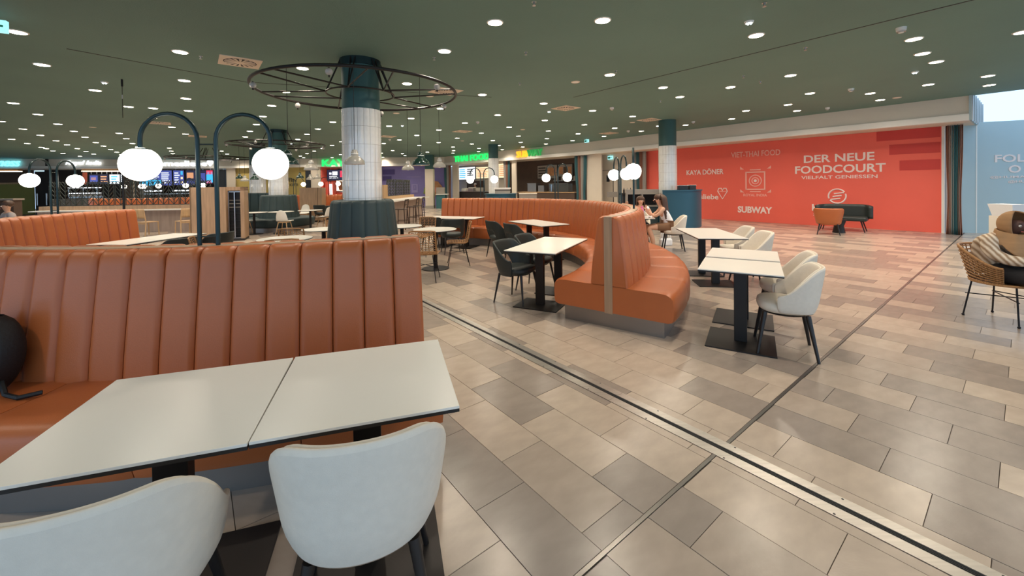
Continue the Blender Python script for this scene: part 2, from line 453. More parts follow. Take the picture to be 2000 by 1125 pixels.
# blue hoarding
bw0 = at(1893, 455); bdir = Vector((.92, -.39, 0)).normalized()
BW = Plane((bw0.x - .6*bdir.x, bw0.y-.6*bdir.y), (bw0.x + 9*bdir.x, bw0.y + 9*bdir.y))
o = local_box(MB(), BW, 0, 9, -.1, 0, 0, 3.16).build('wall_blue', m_blue); struct(o, 'pale blue hoarding with white lettering')
sp = BW.sz(1907, 400)[0]
o = local_box(MB(), BW, sp-.012, sp+.012, 0, .006, 0, 3.16).build('trim_blue_joint', m_trim); struct(o)

# text on walls ------------------------------------------------------------
def wall_text(name, label, body, pl, x0, x1, yc, cap_px, mt, bold=0.0, depth=.004, off=.006, cat='lettering', shear=0.0, space=1.0, body_only=False):
    """text whose width runs from pixel x0 to x1 around pixel row yc (given at the centre)"""
    xc = (x0+x1)/2
    s0 = pl.sz(x0, yc, off)[0]; s1 = pl.sz(x1, yc, off)[0]; _, zc = pl.sz(xc, yc, off)
    dist = pl.pt((s0+s1)/2, zc, off).y; cap = cap_px * dist / FPX
    me = text_mesh(body, mt, 1.0, depth, bold, 1.0, shear, space)
    xs = [v.co.x for v in me.vertices]; zs = [v.co.z for v in me.vertices]
    kx = (s1-s0)/(max(xs)-min(xs)); kz = cap/(max(zs)-min(zs)); mx = (max(xs)+min(xs))/2; mz = (max(zs)+min(zs))/2
    for v in me.vertices: v.co = ((v.co.x-mx)*kx, v.co.y, (v.co.z-mz)*kz)
    me.name = name
    o = obj(name, me, loc=pl.pt((s0+s1)/2, zc, off), rz=pl.rz)
    return tag(o, label, cat)
wall_text('wall_lettering', 'white words DER NEUE on the red hoarding', 'DER NEUE', RW, 1570, 1708, 308, 15.5, m_print, .02)
wall_text('wall_lettering', 'white word FOODCOURT on the red hoarding', 'FOODCOURT', RW, 1553, 1730, 329.5, 16, m_print, .02)
wall_text('wall_lettering', 'small white words VIELFALT GENIESSEN on the red hoarding', 'VIELFALT GENIESSEN', RW, 1565, 1714, 345.5, 6.5, m_print, .01)
wall_text('wall_lettering', 'white words KAYA DÖNER on the red hoarding', 'KAYA DÖNER', RW, 1341, 1413, 335, 12, m_print, .015)
wall_text('wall_lettering', 'pale words VIET-THAI FOOD high on the red hoarding', 'VIET-THAI FOOD', RW, 1428, 1524, 300, 11, m_printp, .012)  # paleness of a reflection put into the colour of these words
wall_text('wall_lettering', 'white SUBWAY logo lettering on the red hoarding', 'SUBWAY', RW, 1441, 1508, 410, 13, m_print, .035)
wall_text('wall_lettering', 'pale words ROYAL INDIA under the crest', 'ROYAL INDIA', RW, 1452, 1498, 381, 5, m_printp, .012)
wall_text('wall_lettering', 'white word ending in esliebe beside the petrol counter', 'mmesliebe', RW, 1338, 1403, 384, 10, m_print, .012)
wall_text('wall_lettering', 'white letter H beside the orange tub chair', 'H', RW, 1586, 1600, 405, 13, m_print, .03)
wall_text('wall_lettering', 'tiny white digit under the letter H', '3', RW, 1588, 1592, 419, 4, m_print, .02)
wall_text('wall_lettering', 'white letters starting FOL on the blue hoarding', 'FOL', BW, 1943, 2003, 309, 15, m_print, .02)
wall_text('wall_lettering', 'white letter O of the second line on the blue hoarding', 'O', BW, 1970, 1994, 330, 15, m_print, .02)
wall_text('wall_lettering', 'small white handle reading HUMA on the blue hoarding', '@HUMA', BW, 1934, 2003, 346, 6, m_print, .01)
wall_text('wall_lettering', 'lower small white handle on the blue hoarding', '@HU', BW, 1969, 2003, 355, 6, m_print, .01)
# round double-stroke S emblem
def on_wall(pl, x, y, off=0.0):
    s, z = pl.sz(x, y, off); return pl.pt(s, z, off)
def wall_thing(name, label, cat, pl, x, y, off=.005, group=None):
    return thing(name, label, cat, on_wall(pl, x, y, off), pl.rz, group)
sc_ = lambda pl, x, y: on_wall(pl, x, y).y / FPX      # metres per pixel at that spot
em = wall_thing('wall_emblem', 'white round emblem with slanted bars above the black bench', 'emblem', RW, 1635, 383)
k = sc_(RW, 1635, 383)*1.25
r = 11*k
arc = lambda a0, a1, rr: [(rr*math.cos(math.radians(a0+(a1-a0)*i/14)), 0, rr*math.sin(math.radians(a0+(a1-a0)*i/14))) for i in range(15)]
MB().tube(arc(35, 200, r), .1*r, 6).build('arc', m_print, em); MB().tube(arc(215, 380, r), .1*r, 6).build('arc', m_print, em)
for zz, xa, xb in ((.42, -.35, .75), (0, -.5, .5), (-.42, -.75, .35)):
    MB().tube([(xa*r, 0, zz*r-.08*r), (xb*r, 0, zz*r+.08*r)], .1*r, 6).build('bar', m_print, em)
# crest: square frame, rosette, corner leaves
cr = wall_thing('wall_crest', 'pale square crest with rosette above the words ROYAL INDIA', 'crest', RW, 1475, 353)
k = sc_(RW, 1475, 353)*1.2
f = MB()
for x0, x1, z0, z1 in ((-15, 15, 13, 15), (-15, 15, -15, -13), (-15, -13, -15, 15), (13, 15, -15, 15), (-8, 8, 17, 18.5), (-8, 8, -18.5, -17)): f.box(x0*k, x1*k, -.004, 0, z0*k, z1*k)
f.build('frame', m_printp, cr)
for rr in (9, 5): MB().tube([(rr*k*math.cos(a*PI/12), 0, rr*k*math.sin(a*PI/12)) for a in range(24)], .9*k, 5, closed=True).build('rosette_ring', m_printp, cr)
MB().sphere((0, 0, 0), 2.4*k, 10, 6, (1, .1, 1)).build('rosette_centre', m_print, cr)
for sx in (-1, 1):
    for sz in (-1, 1):
        MB().prism([(sx*17*k, 0), (sx*23*k, 0), (sx*23*k, 5*k), (sx*20*k, 2*k)], 0, .003).build('corner_leaf', m_printp, cr)
for o in cr.children:
    if o.name.startswith('corner_leaf'): o.rotation_euler = (PI/2, 0, 0)
cl = [o for o in cr.children if o.name.startswith('corner_leaf')]
for o, sz in zip(cl, (-1, 1, -1, 1)): o.location = (0, 0, sz*19*k)
# heart outline beside "esliebe"
hp = wall_thing('wall_heart', 'pale faceted heart outline on the red hoarding', 'emblem', RW, 1411, 377)
k = sc_(RW, 1411, 377)*1.15
MB().tube([(0, 0, -10*k), (-8*k, 0, 3*k), (-6*k, 0, 8*k), (-2*k, 0, 8*k), (0, 0, 4*k), (2*k, 0, 8*k), (6*k, 0, 8*k), (8*k, 0, 3*k)], .8*k, 5, closed=True).build('outline', m_print, hp)
MB().tube([(-8*k, 0, 3*k), (0, 0, 2*k), (8*k, 0, 3*k)], .5*k, 5).build('facet_line', m_printp, hp)
# slightly darker long stripes printed on the red hoarding
m_redd = mat('deep_red_print', rgb(206, 62, 54), .55)
for x0, x1, yc, hh in ((1712, 1837, 263, 24), (1737, 1837, 293, 20), (1757, 1837, 325, 20)):
    s0, z = RW.sz(x0, yc); s1, z2 = RW.sz(x1, yc-6); zc = (z+z2)/2; hm = hh*RW.pt((s0+s1)/2).y/FPX/2
    o = thing('wall_stripe', 'deeper red %s stripe printed on the red hoarding' % {263: 'upper long', 293: 'middle', 325: 'lower short'}[yc], 'stripe', RW.pt(s0, zc, .004), RW.rz)
    MB().box(0, s1-s0, -.002, .002, -hm, hm).build('print', m_redd, o)

# ---- service door on the cream wall
s0, _ = RW.sz(1166, 380); s1, _ = RW.sz(1208, 380); zt = RW.sz(1187, 332)[1]
d = thing('door_1', 'white service door with grey frame', None, RW.pt(s0, 0, 0), RW.rz); d['kind'] = 'structure'
wd = s1-s0
MB().box(.06, wd-.06, -.02, .02, 0, zt-.06).build('leaf', m_wallw, d)
MB().box(0, .05, -.04, .02, 0, zt).build('frame', m_greyp, d); MB().box(wd-.05, wd, -.04, .02, 0, zt).build('frame', m_greyp, d); MB().box(0, wd, -.04, .02, zt-.05, zt).build('frame', m_greyp, d)
MB().box(wd*.48, wd*.62, -.03, .0, 1.65, 2.0).build('glass_pane', m_chalk, d)

# ---- curtains
def curtain(label, pl, x0, x1, off, ztop, cols, waist=.5, group=None):
    s0 = pl.sz(x0, 380, off)[0]; s1 = pl.sz(x1, 380, off)[0]; W = s1-s0
    t = thing('curtain', label, 'curtain', pl.pt((s0+s1)/2, 0, off), pl.rz, group)
    n = len(cols)
    for i, cm in enumerate(cols):
        u0 = -W/2 + W*i/n; u1 = u0 + W/n
        def fn(u, v, u0=u0, u1=u1):
            z = ztop*v; pinch = 1 - (1-waist)*math.exp(-((z-1.0)/.9)**2)
            x = (u0 + (u1-u0)*u)*pinch
            return (x, .05*math.sin(u*2*PI*1.5), z)
        mb = MB().grid(fn, 12, 14)
        o = mb.build('drape', cm, t, smooth=180)
        sd = o.modifiers.new('solid', 'SOLIDIFY'); sd.thickness = .012
    MB().tube([(-W/2-.02, 0, ztop+.01), (W/2+.02, 0, ztop+.01)], .015, 8).build('rail', m_stainless, t)
curtain('tall curtain in teal and brown stripes at the end of the red wall', RW, 1848, 1880, .3, SOF-.02, (m_curtB, m_curtG, m_curtT, m_curtT, m_curtB), .78)
curtain('grey and teal curtain between the cream door wall and red wall', RW, 1236, 1262, .2, SOF-.02, (m_curtG, m_curtT, m_curtB, m_curtG), .85)
curtain('tied curtain at the edge of the sandwich shop by the cream wall', R2, 1123, 1146, -.2, SOF-.02, (m_curtT, m_curtB, m_curtG, m_curtT), .7)
curtain('narrow dark curtain between the two glowing food shops', R2, 984, 996, -.2, SOF-.02, (m_curtG, m_curtB, m_curtT), .7)
curtain('dark curtain beside the burger poster on the purple hoarding', R2, 868, 881, -.2, SOF-.02, (m_curtT, m_curtG, m_curtB), .8)

# ================================================================== SHOPS
def seg_wall(name, pl, x0, x1, off, mt, z1=SOF, th=.1, label=None, z0=0):
    s0 = pl.sz(x0, 380, off)[0]; s1 = pl.sz(x1, 380, off)[0]
    q = pl.off(off)
    return struct(local_box(MB(), q, s0, s1, -th, 0, z0, z1).build(name, mt), label)
def side_wall(name, pl, x, off0, off1, mt, z1=SOF):
    s0 = pl.sz(x, 380, off1)[0]
    return struct(local_box(MB(), pl, s0-.05, s0+.05, off0, off1, 0, z1).build(name, mt))
def board(name, label, cat, pl, x0, x1, y0, y1, off, face, blocks=(), th=.05, frame=m_edge, group=None, hang=False):
    """flat lit panel on a wall; blocks are (u0,u1,v0,v1,material) prints in 0..1 of the face"""
    s0, zt = pl.sz(x0, y0, off); s1, zb = pl.sz(x1, y1, off); W = s1-s0; H = zt-zb
    t = thing(name, label, cat, pl.pt(s0, zb, off), pl.rz, group)
    MB().box(-.03, W+.03, 0, th, -.03, H+.03).build('housing', frame, t)
    fo = MB().box(0, W, -.01, .0, 0, H).build('face', face, t)
    if hang:
        for u in (.2, .8): MB().tube([(W*u, th/2, H), (W*u, th/2, SOF+.02-zb)], .02, 6).build('hanger', m_stainless, t)
    for i, (u0, u1, v0, v1, bm) in enumerate(blocks):
        MB().box(u0*W, u1*W, -.016, -.009, v0*H, v1*H).build('print_block', bm, fo)
    return t
def counter(name, label, pl, x0, x1, off, ztop, dep, mt, mtop, z0=0.0):
    s0 = pl.sz(x0, 390, off)[0]; s1 = pl.sz(x1, 390, off)[0]; W = s1-s0
    t = thing(name, label, 'counter', pl.pt(s0, 0, off), pl.rz)
    MB().box(0, W, 0, dep, .1, ztop-.04).build('body', mt, t); MB().box(.03, W-.03, .05, dep-.05, 0, .1).build('plinth', m_edge, t)
    MB().box(-.03, W+.03, -.03, dep+.03, ztop-.04, ztop).build('worktop', mtop, t)
    return t
def lines(n, mt, u0=.1, u1=.9, v0=.1, v1=.9, ragged=.3):
    out = []; h = (v1-v0)/n
    for i in range(n): out.append((u0, u1-random.random()*ragged*(u1-u0), v0+h*i+h*.3, v0+h*i+h*.75, mt))
    return out

# right-hand corner wing: sandwich shop and thai shop
seg_wall('wall_corner_pier', R2, 1146, 1175, -.3, m_wallw)
seg_wall('wall_corner_pier', R2, 1000, 1008, -.15, m_wallw, label='cream pier between the food shops')
seg_wall('wall_corner_pier', R2, 884, 895, -.15, m_wallw, label='cream pier beside the thai shop')
seg_wall('wall_sandwich_shop', R2, 990, 1180, -1.7, m_brownsh, label='brown rear wall of the sandwich shop')
seg_wall('wall_thai_shop', R2, 860, 992, -1.7, m_wallw, label='cream rear wall of the thai shop')
q = R2
board('menu_board', 'white lit menu board in the thai shop with pale photographs', 'menu board', R2, 895, 928, 328, 350, -1.6, m_scr[2], lines(5, m_scr[4], .08, .45) + lines(5, m_greyp, .55, .95), group=None)
board('menu_board', 'cream lit menu board beside the white one in the thai shop', 'menu board', R2, 930, 956, 327, 348, -1.6, m_scr[3], lines(6, m_scr[6], .1, .9))
board('menu_board', 'cream lit menu board behind the slim tiled column in the thai shop', 'menu board', R2, 974, 988, 320, 347, -1.6, m_scr[3], lines(6, m_scr[6], .1, .9))
counter('service_counter', 'dark counter of the thai shop with bowls on top', R2, 895, 984, -.35, 1.15, .6, m_dark, m_stainless)
for i, (x, mt, w_, h_, lb) in enumerate(((905, m_white, .5, .16, 'white tray of bowls on the thai counter'), (919, m_stainless, .6, .22, 'steel warming unit on the thai counter'), (934, m_greyp, .55, .25, 'grey till on the thai counter'))):
    s = R2.sz(x, 385, -.5)[0]; t = thing('counter_item', lb, 'counter item', R2.pt(s, 1.15, -.65), R2.rz)
    MB().box(-w_/2, w_/2, -.15, .2, 0, h_).build('body', mt, t, bevel=.02)
    MB().box(-w_/2+.04, w_/2-.04, -.12, .17, h_, h_+.05).build('lid', m_trim if i != 2 else m_dark, t)
seg_wall('wall_thai_kitchen', R2, 912, 946, -1.65, m_brownsh, 1.9, label='brown kitchen panel in the thai shop')
counter('service_counter', 'long brown counter of the sandwich shop with pale top', R2, 1012, 1122, -.3, 1.12, .65, m_brownsh, m_oakl)
board('menu_board', 'dim row of sandwich menu panels on the brown wall', 'menu board', R2, 1050, 1088, 324, 348, -1.62, m_counter, lines(4, m_dark, .05, .5) + [(.55, .95, .2, .8, m_food2)])
board('menu_board', 'dim sandwich poster panels nearer the striped curtain', 'menu board', R2, 1090, 1118, 322, 344, -1.62, m_counter, [(.08, .35, .2, .8, m_food2), (.4, .65, .2, .8, m_brownsh), (.7, .95, .2, .8, m_food2)])
for i, (x, w_, h_, mt, lb) in enumerate(((1036, .7, .5, m_stainless, 'steel bread oven on the sandwich counter'), (1054, .45, .35, m_stainless, 'steel toaster on the sandwich counter'), (1088, 1.4, .45, m_glass, 'glass sneeze guard on the sandwich counter'))):
    s = R2.sz(x, 385, -.4)[0]; t = thing('counter_appliance', lb, 'appliance', R2.pt(s, 1.12, -.62), R2.rz)
    MB().box(-w_/2, w_/2, -.1, .3, 0, h_).build('body', mt, t, bevel=.015)
    MB().box(-w_/2, w_/2, -.12, .32, h_, h_+.03).build('top_shelf', m_stainless, t)
sh = thing('wall_shelf', 'steel wall shelf at the back of the sandwich shop', 'shelf', R2.pt(R2.sz(1108, 370, -1.6)[0], 1.75, -1.68), R2.rz)
MB().box(-.9, .9, -.3, .0, 0, .03).build('shelf', m_stainless, sh)
for x in (-.7, -.3, .2, .6): MB().lathe([(0, 0), (.08, 0), (.08, .2), (.03, .26), (0, .26)], 10, (x, -.15, .03)).build('jar', m_counter, sh)
# lit signs of the wing
wall_text('shop_sign', 'green neon sign reading THAI FOOD', 'THAI FOOD', R2, 887, 955, 308, 11.5, m_signg, .004, depth=.05, off=.1, cat='sign')
wall_text('shop_sign', 'yellow letters SUB of the sandwich sign', 'SUB', R2, 1009, 1030, 301, 13, m_signy, .02, depth=.06, off=.1, cat='sign')
wall_text('shop_sign', 'green letters WAY of the sandwich sign', 'WAY', R2, 1030, 1059, 298, 13, m_signg2, .02, depth=.06, off=.1, cat='sign')

# back wall: purple hoarding, kebab shop, ochre hoarding
seg_wall('wall_purple', BK, 742, 880, -.6, m_purple, label='purple hoarding with faint lettering')
m_purp2 = mat('deep_purple_print', rgb(92, 80, 146), .6)
for x0, x1, y0, y1, lb in ((748, 770, 332, 340, 'deeper purple upper stripe on the purple hoarding'), (748, 764, 345, 352, 'deeper purple lower stripe on the purple hoarding')):
    board('wall_stripe', lb, 'stripe', BK, x0, x1, y0, y1, -.57, m_purp2, th=.02, frame=m_purp2)
wall_text('wall_lettering', 'faint lilac word high on the purple hoarding', 'mmesliebe', BK, 795, 822, 345, 3.5, m_lilac, .01, off=-.55)
board('wall_crest', 'faint lilac crest on the purple hoarding', 'crest', BK, 804, 816, 360, 376, -.57, m_lilac, [(.2, .8, .3, .9, m_purple), (.38, .62, .45, .75, m_lilac)], th=.02, frame=m_purple)
bp_ = thing('burger_poster', 'large printed burger on the purple hoarding', 'poster', on_wall(BK, 846, 384, -.5), BK.rz)
u = .0385
for pts, mt, nm in (([(-19, 6), (-17, 18), (-8, 22), (18, 16), (20, 8), (8, 2)], m_food1, 'salad_print'), ([(-14, 12), (-6, 20), (14, 17), (18, 9), (4, 6)], m_food3, 'filling_print'), ([(-6, 20), (0, 31), (10, 30), (18, 20), (18, 16)], m_food2, 'bun_top_print'), ([(-10, 2), (16, 2), (16, 8), (-10, 8)], m_food2, 'bun_base_print')):
    o = MB().prism([(x*u, y*u) for x, y in pts], 0, .01).build(nm, mt, bp_); o.rotation_euler = (PI/2, 0, 0)
    o.location = (0, -.012*(1+len(bp_.children)), 0)
hs = thing('high_stand', 'pale box stand in front of the burger poster', 'stand', at(862, 407), 0)
MB().box(-.3, .3, -.25, .25, 0, .95).build('body', m_curtT, hs); MB().box(-.32, .5, -.3, .3, .95, 1.0).build('top', m_white, hs); MB().box(-.3, .25, -.2, .2, 1.0, 1.45).build('box', m_counter, hs)

seg_wall('wall_kebab_shop', BK, 625, 742, -3.0, m_dark, label='dark rear wall of the kebab shop')
side_wall('wall_kebab_side', BK, 628, -3.0, -.2, m_red); side_wall('wall_kebab_side', BK, 741, -3.0, -.2, m_wallw)
board('menu_board', 'black kebab menu screen with white dishes', 'menu board', BK, 639, 673, 332, 352, -.8, m_scr[1], lines(2, m_scr[2], .12, .7, .15, .45) + [(.12, .25, .55, .75, m_scr[2]), (.3, .6, .5, .85, m_scr[2]), (.75, .98, .3, .9, m_scr[5])], hang=True)
counter('service_counter', 'glowing counter of the kebab shop', BK, 652, 728, -1.2, 1.2, .7, m_red, m_stainless)
ck = thing('chiller', 'tall white lit drinks chiller in the kebab shop', 'chiller', BK.pt(BK.sz(643, 380, -.5)[0], 0, -.5), BK.rz)
MB().box(-.3, .3, 0, .6, 0, 1.95).build('body', m_red, ck); MB().box(.05, .24, -.02, 0, .2, 1.8).build('lit_door', m_coldcase, ck)
gr = thing('kebab_grill', 'steel kebab grill on the glowing counter', 'grill', BK.pt(BK.sz(666, 380, -1.5)[0], 1.2, -1.5), BK.rz)
MB().box(-.4, .4, -.2, .2, 0, .08).build('base', m_stainless, gr); MB().lathe([(0, .1), (.12, .12), (.2, .5), (.14, .8), (0, .85)], 14).build('kebab_cone', m_food2, gr); MB().box(-.4, .4, .15, .2, .05, .9).build('heater', m_strip, gr)
wall_text('shop_sign', 'green lit sign reading KAYA', 'KAYA', BK, 629, 690, 318, 13, m_signg, .015, depth=.06, off=.1, cat='sign')
seg_wall('wall_kebab_pier', BK, 605, 628, -.2, m_wallw, label='cream pier beside the kebab shop')
board('blackboard', 'dark tall panel on the pier beside the kebab shop', 'panel', BK, 597, 606, 334, 366, -.1, m_chalk, hang=True)
seg_wall('wall_ochre', BK, 455, 605, -.4, m_yellow, label='ochre yellow hoarding with dark lettering')
m_printk = mat('dark_print', rgb(62, 54, 36), .6)
wall_text('wall_lettering', 'dark letters TEN on the ochre hoarding', 'TEN', BK, 562, 579, 352, 6, m_printk, .02, off=-.38)
wall_text('wall_lettering', 'dark line of letters under TEN on the ochre hoarding', 'IOTTI', BK, 566, 582, 361, 5, m_printk, .02, off=-.38)
seg_wall('wall_back_pier', BK, 443, 460, -.2, m_wallw)

# left wing: "mmesliebe" shop, "royal india" shop, olive hoarding
seg_wall('wall_left_shop', LF, 283, 400, -2.6, m_dark, label='dark rear wall of the veggie shop'); seg_wall('wall_left_shop', BK, 380, 445, -2.6, m_dark)
side_wall('wall_left_side', LF, 262, -3.0, -.2, m_wallw)
seg_wall('wall_left_pier', LF, 243, 272, -.2, m_brownsh, label='brown pier between the left shops')
board('menu_board', 'wide blue menu screen with white dish lists under the lit sign', 'menu board', LF, 290, 336, 333, 362, -.6, m_scr[0], lines(6, m_scr[2], .1, .45) + lines(6, m_scr[2], .55, .95), hang=True)
board('menu_board', 'blue menu screen with round dishes beside the wide one', 'menu board', LF, 338.5, 359.5, 333, 361, -.6, m_scr[0], lines(5, m_scr[2], .1, .6) + [(.7, .9, .1, .25, m_scr[3]), (.7, .9, .4, .55, m_scr[3]), (.7, .9, .7, .95, m_scr[4])], hang=True)
board('menu_board', 'dark menu screen with a burger photograph', 'menu board', LF, 363, 382, 333, 361, -.6, m_scr[1], [(.1, .8, .45, .85, m_scr[6]), (.1, .9, .1, .3, m_scr[0])], hang=True)
board('menu_board', 'menu screen with a cyan and red picture', 'menu board', BK, 391, 416, 333, 359, -.3, m_scr[1], [(.5, 1, .1, .9, m_scr[4]), (.5, 1, .7, 1, m_scr[5]), (.5, .9, .05, .25, m_scr[5]), (.05, .4, .2, .8, m_scr[0])], hang=True)
board('blackboard', 'large blackboard beside the menu screens', 'blackboard', BK, 420, 440, 333, 366, -.25, m_chalk, hang=True)
counter('service_counter', 'long dark counter under the blue menu screens', LF, 284, 388, -.4, 1.25, .7, m_dark, m_stainless)
board('light_panel', 'cyan lit panel beneath the blue menu screens', 'light panel', LF, 272, 315, 352, 362, -.5, m_scr[4], hang=True)
for i, x in enumerate((289, 306, 344, 361)):
    s = LF.sz(x, 380, -.3)[0]; t = thing('display_case', 'small lit display case on the dark counter', 'display case', LF.pt(s, 1.25, -.35), LF.rz, 'lit cases on the dark counter')
    MB().box(-.25, .25, -.1, .2, 0, .03).build('base', m_stainless, t); MB().box(-.25, .25, -.1, .2, .25, .28).build('top', m_stainless, t); MB().box(-.22, .22, 0, .18, .17, .25).build('lamp', m_coldcase, t)
wall_text('shop_sign', 'white and cyan lit sign ending in mesliebe', 'mmmesliebe', LF, 283, 404, 319, 10.5, m_signw, .01, depth=.05, off=.12, cat='sign')
hs_ = thing('heart_sign', 'pale lit heart at the end of the mesliebe sign', 'sign', on_wall(BK, 411, 319, .12), BK.rz)
k = .038
o = MB().prism([(0, -6*k), (-6*k, 1*k), (-5*k, 5*k), (-2*k, 6*k), (0, 4*k), (2*k, 6*k), (5*k, 5*k), (6*k, 1*k)], 0, .08).build('heart', m_signw, hs_); o.rotation_euler = (PI/2, 0, 0)
# royal india
seg_wall('wall_left_divider', LF, 90, 96, .04, m_dark, HC, z0=BAND, label='dark divider in the bulkhead between two lit signs')
seg_wall('wall_india_shop', LF, 88, 262, -2.6, m_dark, label='dark rear wall of the indian shop')
ws = thing('cove_light', 'long warm strip light under the bulkhead of the indian shop', 'light', LF.pt(LF.sz(160, 334, -.5)[0], SOF-.16, -.5), LF.rz)
L_ = LF.sz(241, 334, -.5)[0]-LF.sz(160, 334, -.5)[0]
MB().box(0, L_, -.05, .3, .02, .15).build('housing', m_oakl, ws); MB().box(0, L_, -.07, .28, -.03, .02).build('diffuser', m_strip, ws)
ws = thing('cove_light', 'short warm strip light above the olive panel', 'light', LF.pt(LF.sz(-30, 334, -.5)[0], SOF-.16, -.5), LF.rz)
L_ = LF.sz(37, 334, -.5)[0]-LF.sz(-30, 334, -.5)[0]
MB().box(0, L_, -.05, .3, .02, .15).build('housing', m_oakl, ws); MB().box(0, L_, -.07, .28, -.03, .02).build('diffuser', m_strip, ws)
board('poster', 'red brown panel at the end of the indian menu', 'panel', LF, 161, 171, 337, 360, -.9, mat('copper_panel', rgb(176, 86, 60), .5), hang=True)
board('menu_board', 'menu screen with a dish on blue beside the copper panel', 'menu board', LF, 174, 193, 341, 359, -.9, m_scr[1], [(.1, .9, .2, .9, m_scr[0]), (.2, .7, .4, .7, m_scr[6])], hang=True)
board('menu_board', 'brown menu screen with rows of curries', 'menu board', LF, 195, 212, 341, 359, -.9, m_scr[1], lines(3, m_scr[6], .1, .9), hang=True)
board('menu_board', 'menu screen with blue and white dishes beside the dark pole', 'menu board', LF, 214, 234, 341, 359, -.9, m_scr[2], lines(3, m_scr[4], .15, .85), hang=True)
board('menu_board', 'narrow white menu screen next to the brown pier', 'menu board', LF, 236, 243, 341, 356, -.9, m_scr[2], lines(3, m_scr[1], .15, .85), hang=True)
counter('service_counter', 'grey stone counter of the indian shop', LF, 96, 228, .3, 1.05, .8, m_counter, m_dark)
cc = thing('chilled_display', 'lit steel chilled display on the indian counter', 'display case', LF.pt(LF.sz(131, 385, .3)[0], 1.05, .2), LF.rz)
W = LF.sz(188, 385, .3)[0]-LF.sz(131, 385, .3)[0]
MB().box(0, W, 0, .6, 0, .1).build('base', m_stainless, cc); MB().box(0, W, .1, .5, .1, .22).build('food_tray', m_counter, cc)
for z in (.3, .68): MB().box(0, W, 0, .5, z, z+.05).build('lit_shelf', m_coldcase, cc)
for x in (0, W/2-.02, W-.04): MB().box(x, x+.04, 0, .05, .1, .7).build('upright', m_stainless, cc)
wall_text('shop_sign', 'white lit script sign reading Royal India', 'Royal India', LF, 128, 197, 319, 11, m_signw, .008, depth=.05, off=.12, cat='sign', shear=.35)
wall_text('shop_sign', 'cyan lit script sign at the far left of the fascia', 'ness', LF, -6, 39, 319.5, 11, m_signb, .008, depth=.05, off=.12, cat='sign', shear=.35)
seg_wall('wall_olive', LF, -40, 66, -.5, m_olive, 2.05, label='olive green low hoarding'); seg_wall('wall_olive_head', LF, -40, 66, -2.6, m_brownsh, label='brown recess above the olive panel')
seg_wall('trim_olive', LF, -40, 66, -.45, m_oakl, 2.16, th=.15, z0=2.05)
o = seg_wall('door_2', LF, 69, 100, -.3, m_dark, 2.9, label='dark double door beside the olive panel')
for x in (75, 93):
    s = LF.sz(x, 405, -.28)[0]; MB().tube([(0, -.06, .6), (0, -.06, 1.4)], .05, 8).build('door_handle', m_stainless, o)
    h_ = o.children[-1]; h_.location = LF.pt(s, 0, -.28); h_.rotation_euler = (0, 0, LF.rz)
kp = at_depth(14, 400, 17)
ks = thing('kiosk', 'low grey kiosk with a flat top before the olive panel', 'kiosk', (kp.x, kp.y, 0), 0)
MB().box(-.55, .45, -.15, .15, 0, 1.2).build('body', m_brownsh, ks); MB().box(-.6, .5, -.2, .2, 1.2, 1.27).build('top', m_counter, ks)
ow = struct(MB().box(-41.2, -41, -4.5, 25, 0, HC).build('wall_left_added', m_bulk), 'unseen beige side wall added to keep sky light out')  # out of view, added to shut off sky light from the left

# ================================================================== CEILING FITTINGS
DL = [(26,201),(74,223),(113,242),(144,256),(166,267.5),(187,278),(202,285),(216,291.7),(228,297),(236.5,302),(243,307),(1.5,236.5),(44.6,251.6),(78.6,263.7),(109.6,274.7),(131,282.6),(151,290),(168,295.7),(183,300.7),
 (22.7,271.6),(53.6,280),(81,287.4),(90,290),(103.5,294.4),(123,299.5),(156,305),(232.7,260),(246.6,270.5),(259,280),(268.7,286.7),(186,176),(251,208),(33,62),(82,126),(352,101),(360,157),(363,192),(368,216),(299,211),(298,230),(335.5,248),(362.5,261.5),
 (406,281.5),(330.7,289),(334.5,295),(337.5,300),(340.5,304.4),(432.7,295),(443.7,300.7),(397,310),(463.7,310),(478.8,267),(488,256),(500.7,242.8),(513.5,227),(557,178.6),(531,206),(650,238),(621,251.6),(599.7,262),(581.6,272),(648.6,283.6),(630,289.7),(613.8,295),(599.4,300),(586.6,304.5),(593,308),(667,276.5),(665,301.5),(648.6,307.5),(591,133),(795,163),
 (760,246),(803,231),(860,211.6),(942,184.7),(780,273),(814,264),(857,253.6),(908,240),(972,224.4),(994.5,248),(940,259.6),(893,269.4),(856.6,278),(819,283.6),(749.6,280),(767,294),(745,299),(748,307),(786,300),(791,304),(834.6,297),(885,287),(886,294),(884.5,299),(921.5,281),(935.5,289.7),(934.8,296),(962.7,274),(974.5,284),(981,292),(1012.6,265.5),(1017,277.6),(1021,287),
 (1062,201.8),(1157.4,215.8),(1235.6,227),(1295,170.6),(1191,145.8),(1064,234.7),(1141.5,243.4),(1200.6,250),(1071,255.5),(1129,261),(1068,270.4),(1066.4,281),(1118.4,274.4),(1179.6,266),(1252.6,255.7),(1477,68.7),(1328,189),(1426.6,170),(1544,147),(1582,182),(1539,204),(1556.6,216),(1457,216),(1429,232),(1339,244),
 (1785,76),(1801.6,104.5),(1828.7,120.5),(1813,165),(1929.6,148),(1932,166),(1699.6,182),(1719,195),(1999,62),(967,43.7),(1177,39.5),(868,99.5)]
ring_me = MB().lathe([(.085, .012), (.085, -.006), (.098, -.012), (.112, -.004), (.112, .0)], 24).mesh('trim_ring', m_trim, 60)
lens_me = MB().lathe([(0, -.006), (.098, -.006)], 24).mesh('lens', m_lens)
